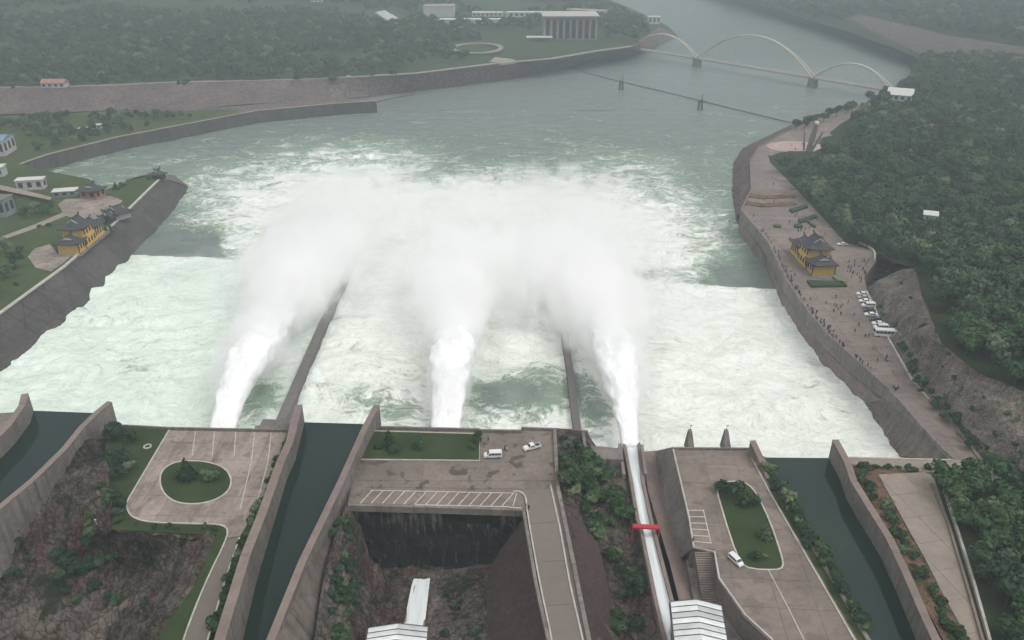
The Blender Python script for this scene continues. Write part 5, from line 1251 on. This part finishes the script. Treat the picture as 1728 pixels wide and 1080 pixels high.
for a,b,s,v,lab in [(951,742,1.0,0,'round bush in the corner plot beside the central deck, far left one'),(958,757,1.1,1,'light green round bush in the corner plot'),(972,752,1.2,2,'dark round bush in the corner plot beside the small wall'),(945,768,.9,3,'bush at the near left of the corner plot'),(976,770,1.0,0,'bush at the near right of the corner plot'),(960,735,.8,4,'small bush at the basin edge of the corner plot')]:
    p=P(a,b,-.8); shrub(lab,None,p.x,p.y,-1.0,s,v)
drop_area([(185,730),(212,718),(228,735),(232,800),(210,830),(190,800)],9,'tree',(.5,.8),'dark tree on the grass verge beside the left channel wall','trees on the grass verge',3,-.3)
drop_area([(170,800),(215,850),(240,890),(240,960),(160,960),(120,930),(150,870)],18,'shrub',(.9,1.7),'scrubby bush in the hollow below the oval lawn deck','scrub in the left hollow',4)
drop_area([(100,920),(230,960),(260,1020),(180,1050),(90,1000)],15,'shrub',(.8,1.6),'bush among the rocks in the lower left hollow','bushes among the lower left rocks',5)
drop_area([(0,890),(40,900),(60,950),(20,990),(0,980)],8,'shrub',(.8,1.4),'bush on the red rock at the left edge','bushes on the red rock at the left edge',6)
drop_area([(560,960),(600,930),(600,1080),(545,1080)],17,'shrub',(.9,1.6),'bush between the streaked slope and the pit rocks','bushes left of the central pit',7)
drop_area([(560,880),(600,880),(610,960),(575,960)],12,'shrub',(.6,1.1),'weedy bush at the top left of the central pit','weeds left of the central pit',8)
drop_area([(740,990),(815,980),(818,1080),(740,1080)],9,'shrub',(.5,1.0),'low bush on the floor of the central pit','bushes on the pit floor',9)
for a,b in [(228,886),(262,891),(285,888),(300,892),(345,890),(362,893)]:
    p=P(a,b,.05); shrub('small bush on the grass strip below the oval lawn deck','bushes on the grass strip',p.x,p.y,.05,.6)
o=empty('stone_ring',P(249,754,.1)); tag(o,'small pale stone ring lying on the grass verge','ring')
rr=[Vector((1.0*math.cos(t*math.pi/6),1.0*math.sin(t*math.pi/6),.3)) for t in range(12)]
q=ribbon('rim',rr,.4,.3,M['curb'],o,closed=True)

# ------------------------------------------------------------ vehicles
M['carwhite']=simple('white_car_paint',(.68,.69,.69),.3,.03,.3,spec=.5)
M['cardark']=simple('dark_car_paint',(.05,.055,.06),.3,.05,.3,spec=.5)
M['carsilver']=simple('silver_car_paint',(.36,.37,.38),.3,.05,.3,spec=.5)
M['tyre']=simple('tyre_rubber',(.02,.02,.02),.8,.1,3); M['rim']=simple('wheel_rim',(.3,.3,.31),.4,.1,3)
M['lampc']=simple('headlight',(.7,.7,.66),.2,.02,1); M['lampr']=simple('tail_light',(.35,.02,.02),.3,.05,1)
def vehicle(kind,label,p,yaw,paint='carwhite',group=None,s=1.0):
    """faces local -X"""
    L_,W_,H_={'car':(4.5,1.8,1.45),'van':(5.1,1.9,2.05),'pickup':(5.2,1.85,1.75),'bus':(8.5,2.3,2.9)}[kind]
    rt=empty('parked_'+kind,p,yaw); tag(rt,label,kind,group); rt.scale=(s,s,s)
    pr={'car':[(-1,.30),(-1,.52),(-.93,.62),(-.48,.66),(-.22,1),(.45,1),(.78,.70),(.98,.66),(1,.3)],
        'van':[(-1,.22),(-1,.44),(-.92,.52),(-.68,.60),(-.42,.96),(-.30,1),(.93,1),(1,.9),(1,.22)],
        'pickup':[(-1,.28),(-1,.50),(-.92,.60),(-.50,.64),(-.28,1),(.18,1),(.32,.62),(1,.60),(1,.28)],
        'bus':[(-1,.14),(-1,.45),(-.95,.94),(-.88,1),(.96,1),(1,.95),(1,.14)]}[kind]
    n=len(pr); vs=[]
    for sgn in (-1,1):
        for x,z in pr:
            k=1-.12*max(0,(z-.62)/.38); vs.append((x*L_/2,sgn*W_/2*k,z*H_))
    fs=[(i,i+1,n+i+1,n+i) for i in range(n-1)]+[(n-1,0,n,2*n-1)]+[tuple(range(n))[::-1],tuple(range(n,2*n))]
    fs=[f[::-1] for f in fs[:n]]+fs[n:]
    body=mesh_obj('body',vs,fs,M[paint],rt)
    g={'car':(-.42,.74),'van':(-.60,.94),'pickup':(-.44,.26),'bus':(-.97,.96)}[kind]
    z0,z1={'car':(.68,.93),'van':(.60,.88),'pickup':(.66,.93),'bus':(.52,.84)}[kind]
    for sgn in (-1,1):
        nw={'car':2,'van':4,'pickup':2,'bus':6}[kind]; a0,a1=g[0]*L_/2+.15,g[1]*L_/2-.15
        for i in range(nw):
            xa=a0+(a1-a0)*i/nw+.06; xb=a0+(a1-a0)*(i+1)/nw-.06
            k0=1-.12*max(0,(z0-.62)/.38); k1=1-.12*max(0,(z1-.62)/.38)
            y0=sgn*(W_/2*k0+.02); y1=sgn*(W_/2*k1+.02); xt=xa+(.35 if i==0 and kind!='bus' else 0)
            v=[(xa,y0,z0*H_),(xb,y0,z0*H_),(xb-(.25 if i==nw-1 and kind=='car' else 0),y1,z1*H_),(xt,y1,z1*H_)]
            f=[(0,1,2,3)] if sgn<0 else [(3,2,1,0)]
            mesh_obj('side_window',v,f,M['glass'],rt)
    i0={'car':3,'van':3,'pickup':3,'bus':1}[kind]; (xa,za),(xb,zb)=pr[i0],pr[i0+1]; nx=Vector((-(zb-za)*H_,0,(xb-xa)*L_/2)).normalized()*.03
    def gl(t,sy): 
        x=(xa+(xb-xa)*t)*L_/2; z=(za+(zb-za)*t)*H_; return Vector((x,sy*W_*.42,z))+nx
    mesh_obj('windscreen',[gl(.1,-1),gl(.1,1),gl(.9,1),gl(.9,-1)],[(3,2,1,0)],M['glass'],rt)
    if kind=='car':
        (xa,za),(xb,zb)=pr[5],pr[6]; nx=Vector(((za-zb)*H_,0,(xb-xa)*L_/2)).normalized()*.03
        mesh_obj('rear_window',[gl(.1,-1),gl(.1,1),gl(.9,1),gl(.9,-1)],[(0,1,2,3),(3,2,1,0)][:1],M['glass'],rt)
    if kind=='pickup': m=MB(); m.box((L_*.30,0,H_*.605),(L_*.33,W_*.82,.05)); m.build('load_bed',M['cardark'],rt)
    for x in (-.62,.62):
        for sgn in (-1,1):
            m=MB(); m.tube((x*L_/2,sgn*(W_/2-.22),.34),(x*L_/2,sgn*(W_/2+.02),.34),.34,n=12); w_=m.build('wheel',M['tyre'],rt)
            m=MB(); m.tube((x*L_/2,sgn*(W_/2),.34),(x*L_/2,sgn*(W_/2+.035),.34),.19,n=10); m.build('rim',M['rim'],w_)
    for sgn in (-1,1):
        m=MB(); m.box((-L_/2-.01,sgn*W_*.36,H_*(.42 if kind!='bus' else .25)),(.06,.32,.16)); m.build('headlight',M['lampc'],rt)
        m=MB(); m.box((L_/2+.01,sgn*W_*.38,H_*(.45 if kind!='bus' else .28)),(.06,.2,.2)); m.build('tail_light',M['lampr'],rt)
    m=MB(); m.box((-L_/2-.04,0,H_*.24),(.16,W_*.95,.2)); m.build('bumper',M[paint if kind!='bus' else 'cardark'],rt)
    return rt
vehicle('van','white minibus parked beside the long rectangular lawn',P(832,771,.1),R(4))
vehicle('pickup','white pickup truck with an open dark bed parked at an angle',P(898,757,.1),R(24))
vehicle('van','small white minivan standing beside the island lawn',P(1241,948,.1),R(118),s=.8)
CARS=[(1455,498,'car','carwhite','white car topmost in the row parked below the yellow hall'),(1457,504,'car','carsilver','silver car second from the top of the parked row'),(1459,510,'car','carwhite','white car third from the top of the parked row'),
 (1465,518,'van','carwhite','white van fourth from the top of the parked row'),(1466,526,'car','cardark','dark car in the middle of the parked row'),(1469,533,'car','carwhite','white car just below the dark one in the parked row'),
 (1478,541,'car','cardark','second dark car, lower in the parked row'),(1482,548,'car','carwhite','white car third from the bottom of the parked row'),(1486,555,'van','carwhite','white van just above the bus in the parked row'),(1494,567,'bus','carwhite','white bus at the bottom of the parked row')]
for i,(a,b,k,pt,lab) in enumerate(CARS): vehicle(k,lab,P(a,b,.1),R(-6+random.uniform(-3,3)),pt,'vehicles parked on the promenade')
vehicle('car','lone white car at the back of the promenade under the trees',P(1421,414,.1),R(0))
vehicle('car','small white car on the far embankment road, beside the conifer clump',P(588,130,6.6),R(8))
# car park far away: single cars, too small for parts
mcar=MB(); mcar.box((0,0,.6),(4.5,1.8,1.0)); mcar.box((.2,0,1.2),(2.4,1.6,.6),taper=.8)
mc=bpy.data.meshes.new('parked_car'); mc.from_pydata(mcar.v,[],mcar.f); mc.materials.append(M['carwhite']); mc.update()
for r_ in range(6):
    for c_ in range(18):
        if random.random()<.15: continue
        t=c_/17; a=642+t*34+(r_-2.5)*2.6; b=20.5+t*20+(r_-2.5)*-.6
        o=obj_from('parked_car',mc); p=P(a,b,14.9); p.z=14.6; o.location=p; o.rotation_euler=(0,0,random.uniform(-.1,.1)); tag(o,'white car among the rows filling the far car park','car','cars in the far car park')

# ------------------------------------------------------------ people
SKIN=(.30,.19,.13)
for i,c in enumerate([(.03,.03,.035),(.05,.07,.12),(.45,.44,.42),(.30,.05,.05),(.12,.16,.10),(.25,.22,.2)]): M['cloth%d'%i]=simple('cloth_%d'%i,c,.9,.1,5)
M['skin']=simple('skin',SKIN,.6,.05,3); M['hair']=simple('hair',(.015,.012,.01),.7,.1,5)
def skin_person(top,bottom,stride=.12,arm=.1):
    bm=bmesh.new(); lay=bm.verts.layers.skin.verify()
    J=[(0,0,.95),(0,0,1.2),(0,0,1.42),(0,0,1.53),(0,0,1.68),(.2,0,1.38),(.27,.02,1.1),(.26,.10+arm,.86),(-.2,0,1.38),(-.27,.02,1.1),(-.26,-.02+arm,.86),(.1,0,.9),(.12,stride,.48),(.12,stride*.6,.05),(-.1,0,.9),(-.12,-stride,.48),(-.12,-stride*1.4,.07),(.12,stride*.6+.12,.03),(-.12,-stride*1.4+.12,.04)]
    E=[(0,1),(1,2),(2,3),(3,4),(2,5),(5,6),(6,7),(2,8),(8,9),(9,10),(0,11),(11,12),(12,13),(0,14),(14,15),(15,16),(13,17),(16,18)]
    Rr=[.16,.15,.17,.06,.11,.07,.05,.04,.07,.05,.04,.10,.075,.055,.10,.075,.055,.04,.04]
    vs=[bm.verts.new(j) for j in J]
    for i,(v,r) in enumerate(zip(vs,Rr)): v[lay].radius=(r,r*.8); v[lay].use_root=(i==0)
    for a,b in E: bm.edges.new((vs[a],vs[b]))
    me=bpy.data.meshes.new('p'); bm.to_mesh(me); bm.free()
    o=bpy.data.objects.new('p',me); COL.objects.link(o); o.modifiers.new('skin','SKIN')
    bpy.context.view_layer.update(); ev=bpy.data.meshes.new_from_object(o.evaluated_get(bpy.context.evaluated_depsgraph_get()))
    bpy.data.objects.remove(o); ev.materials.clear()
    for m in (M[bottom],M[top],M['skin'],M['hair']): ev.materials.append(m)
    for p in ev.polygons:
        z=p.center.z; x=abs(p.center.x)
        p.material_index=3 if z>1.64 or (z>1.56 and p.center.y<0) else 2 if z>1.49 or (x>.2 and z<.93) else 1 if z>.93 else 0
        p.use_smooth=True
    ev.name='person'; return ev
KINDS=[('black top',skin_person('cloth0','cloth0')),('navy top',skin_person('cloth1','cloth0',.2)),('white top',skin_person('cloth2','cloth1',.05,.2)),('red top',skin_person('cloth3','cloth0',.15)),('green top',skin_person('cloth4','cloth5',.08))]
CROWDN=0
def person(a,b,z,where,kind=None,s=1.0):
    k=random.choices(range(5),[5,4,2,1,1])[0] if kind is None else kind
    o=obj_from('person',KINDS[k][1]); p=P(a,b,z); o.location=(p.x,p.y,z); o.rotation_euler=(0,0,random.uniform(0,6.28)); o.scale=(s,s,s)
    lab='person in a %s %s'%(KINDS[k][0],where); tag(o,lab,'person','people '+where); return o
def along(px,n,where,inset=1.0):
    L_=[P(a,b,0) for a,b in px]
    for i in range(n):
        t=random.random()*(len(L_)-1); k=int(t); p=L_[k].lerp(L_[k+1],t-k); u,v=projn(p.x+inset+random.expovariate(1.2),p.y+random.uniform(-.5,.5),0.1)
        person(u,v,.1,where)
along([(1258,362),(1296,412),(1310,440)],16,'at the river parapet above the yellow hall')
along([(1312,445),(1332,483),(1365,530),(1400,570)],62,'leaning over the parapet below the yellow hall')
along([(1402,572),(1440,607),(1470,633)],14,'at the lower stretch of the river parapet')
for poly,n,where in (([(1430,440),(1470,440),(1455,478),(1440,480),(1428,455)],24,'on the paving right of the yellow hall'),([(1385,500),(1440,490),(1470,580),(1420,560)],16,'on the open paving left of the parked cars'),
   ([(1440,585),(1490,590),(1520,650),(1480,625)],7,'walking on the lower promenade'),([(1275,300),(1330,320),(1400,400),(1340,395),(1280,350)],30,'strolling on the upper promenade'),([(1330,238),(1380,240),(1372,255),(1335,255)],8,'on the round pink plaza'),([(1505,650),(1518,655),(1516,662),(1506,660)],5,'in the small group near the foot of the promenade')):
    c=0; xs=[q[0] for q in poly]; ys=[q[1] for q in poly]
    while c<n:
        a=random.uniform(min(xs),max(xs)); b=random.uniform(min(ys),max(ys))
        if bool(inpoly(np.array([a]),np.array([b]),poly)[0]): person(a,b,.3 if 'pink' in where else .1,where); c+=1
for a,b,where in ((824,745,'standing by the basin parapet above the minibus'),(852,760,'right behind the white minibus, nearer the lawn'),(856,762,'right behind the white minibus, farther right'),(887,858,'at the head of the central road on the pit side'),(892,860,'just inside the kerb of the central road'),(1169,915,'at the low corner of the small parking bays')):
    person(a,b,.1,where)

for px,lab in (([(1492,268),(1520,262),(1555,258),(1582,260)],'pale curved footpath in the upper part of the right forest'),([(1562,218),(1600,208),(1640,209),(1680,216)],'second footpath farther up in the right forest')):
    pts_=smooth_line([P(a,b,2.0) for a,b in px],2)
    for p in pts_: p.z=ground(p.x,p.y,1.5)+3.2
    o=ribbon('footpath',pts_,2.4,4.0,M['roadpale']); tag(o,lab,'path')
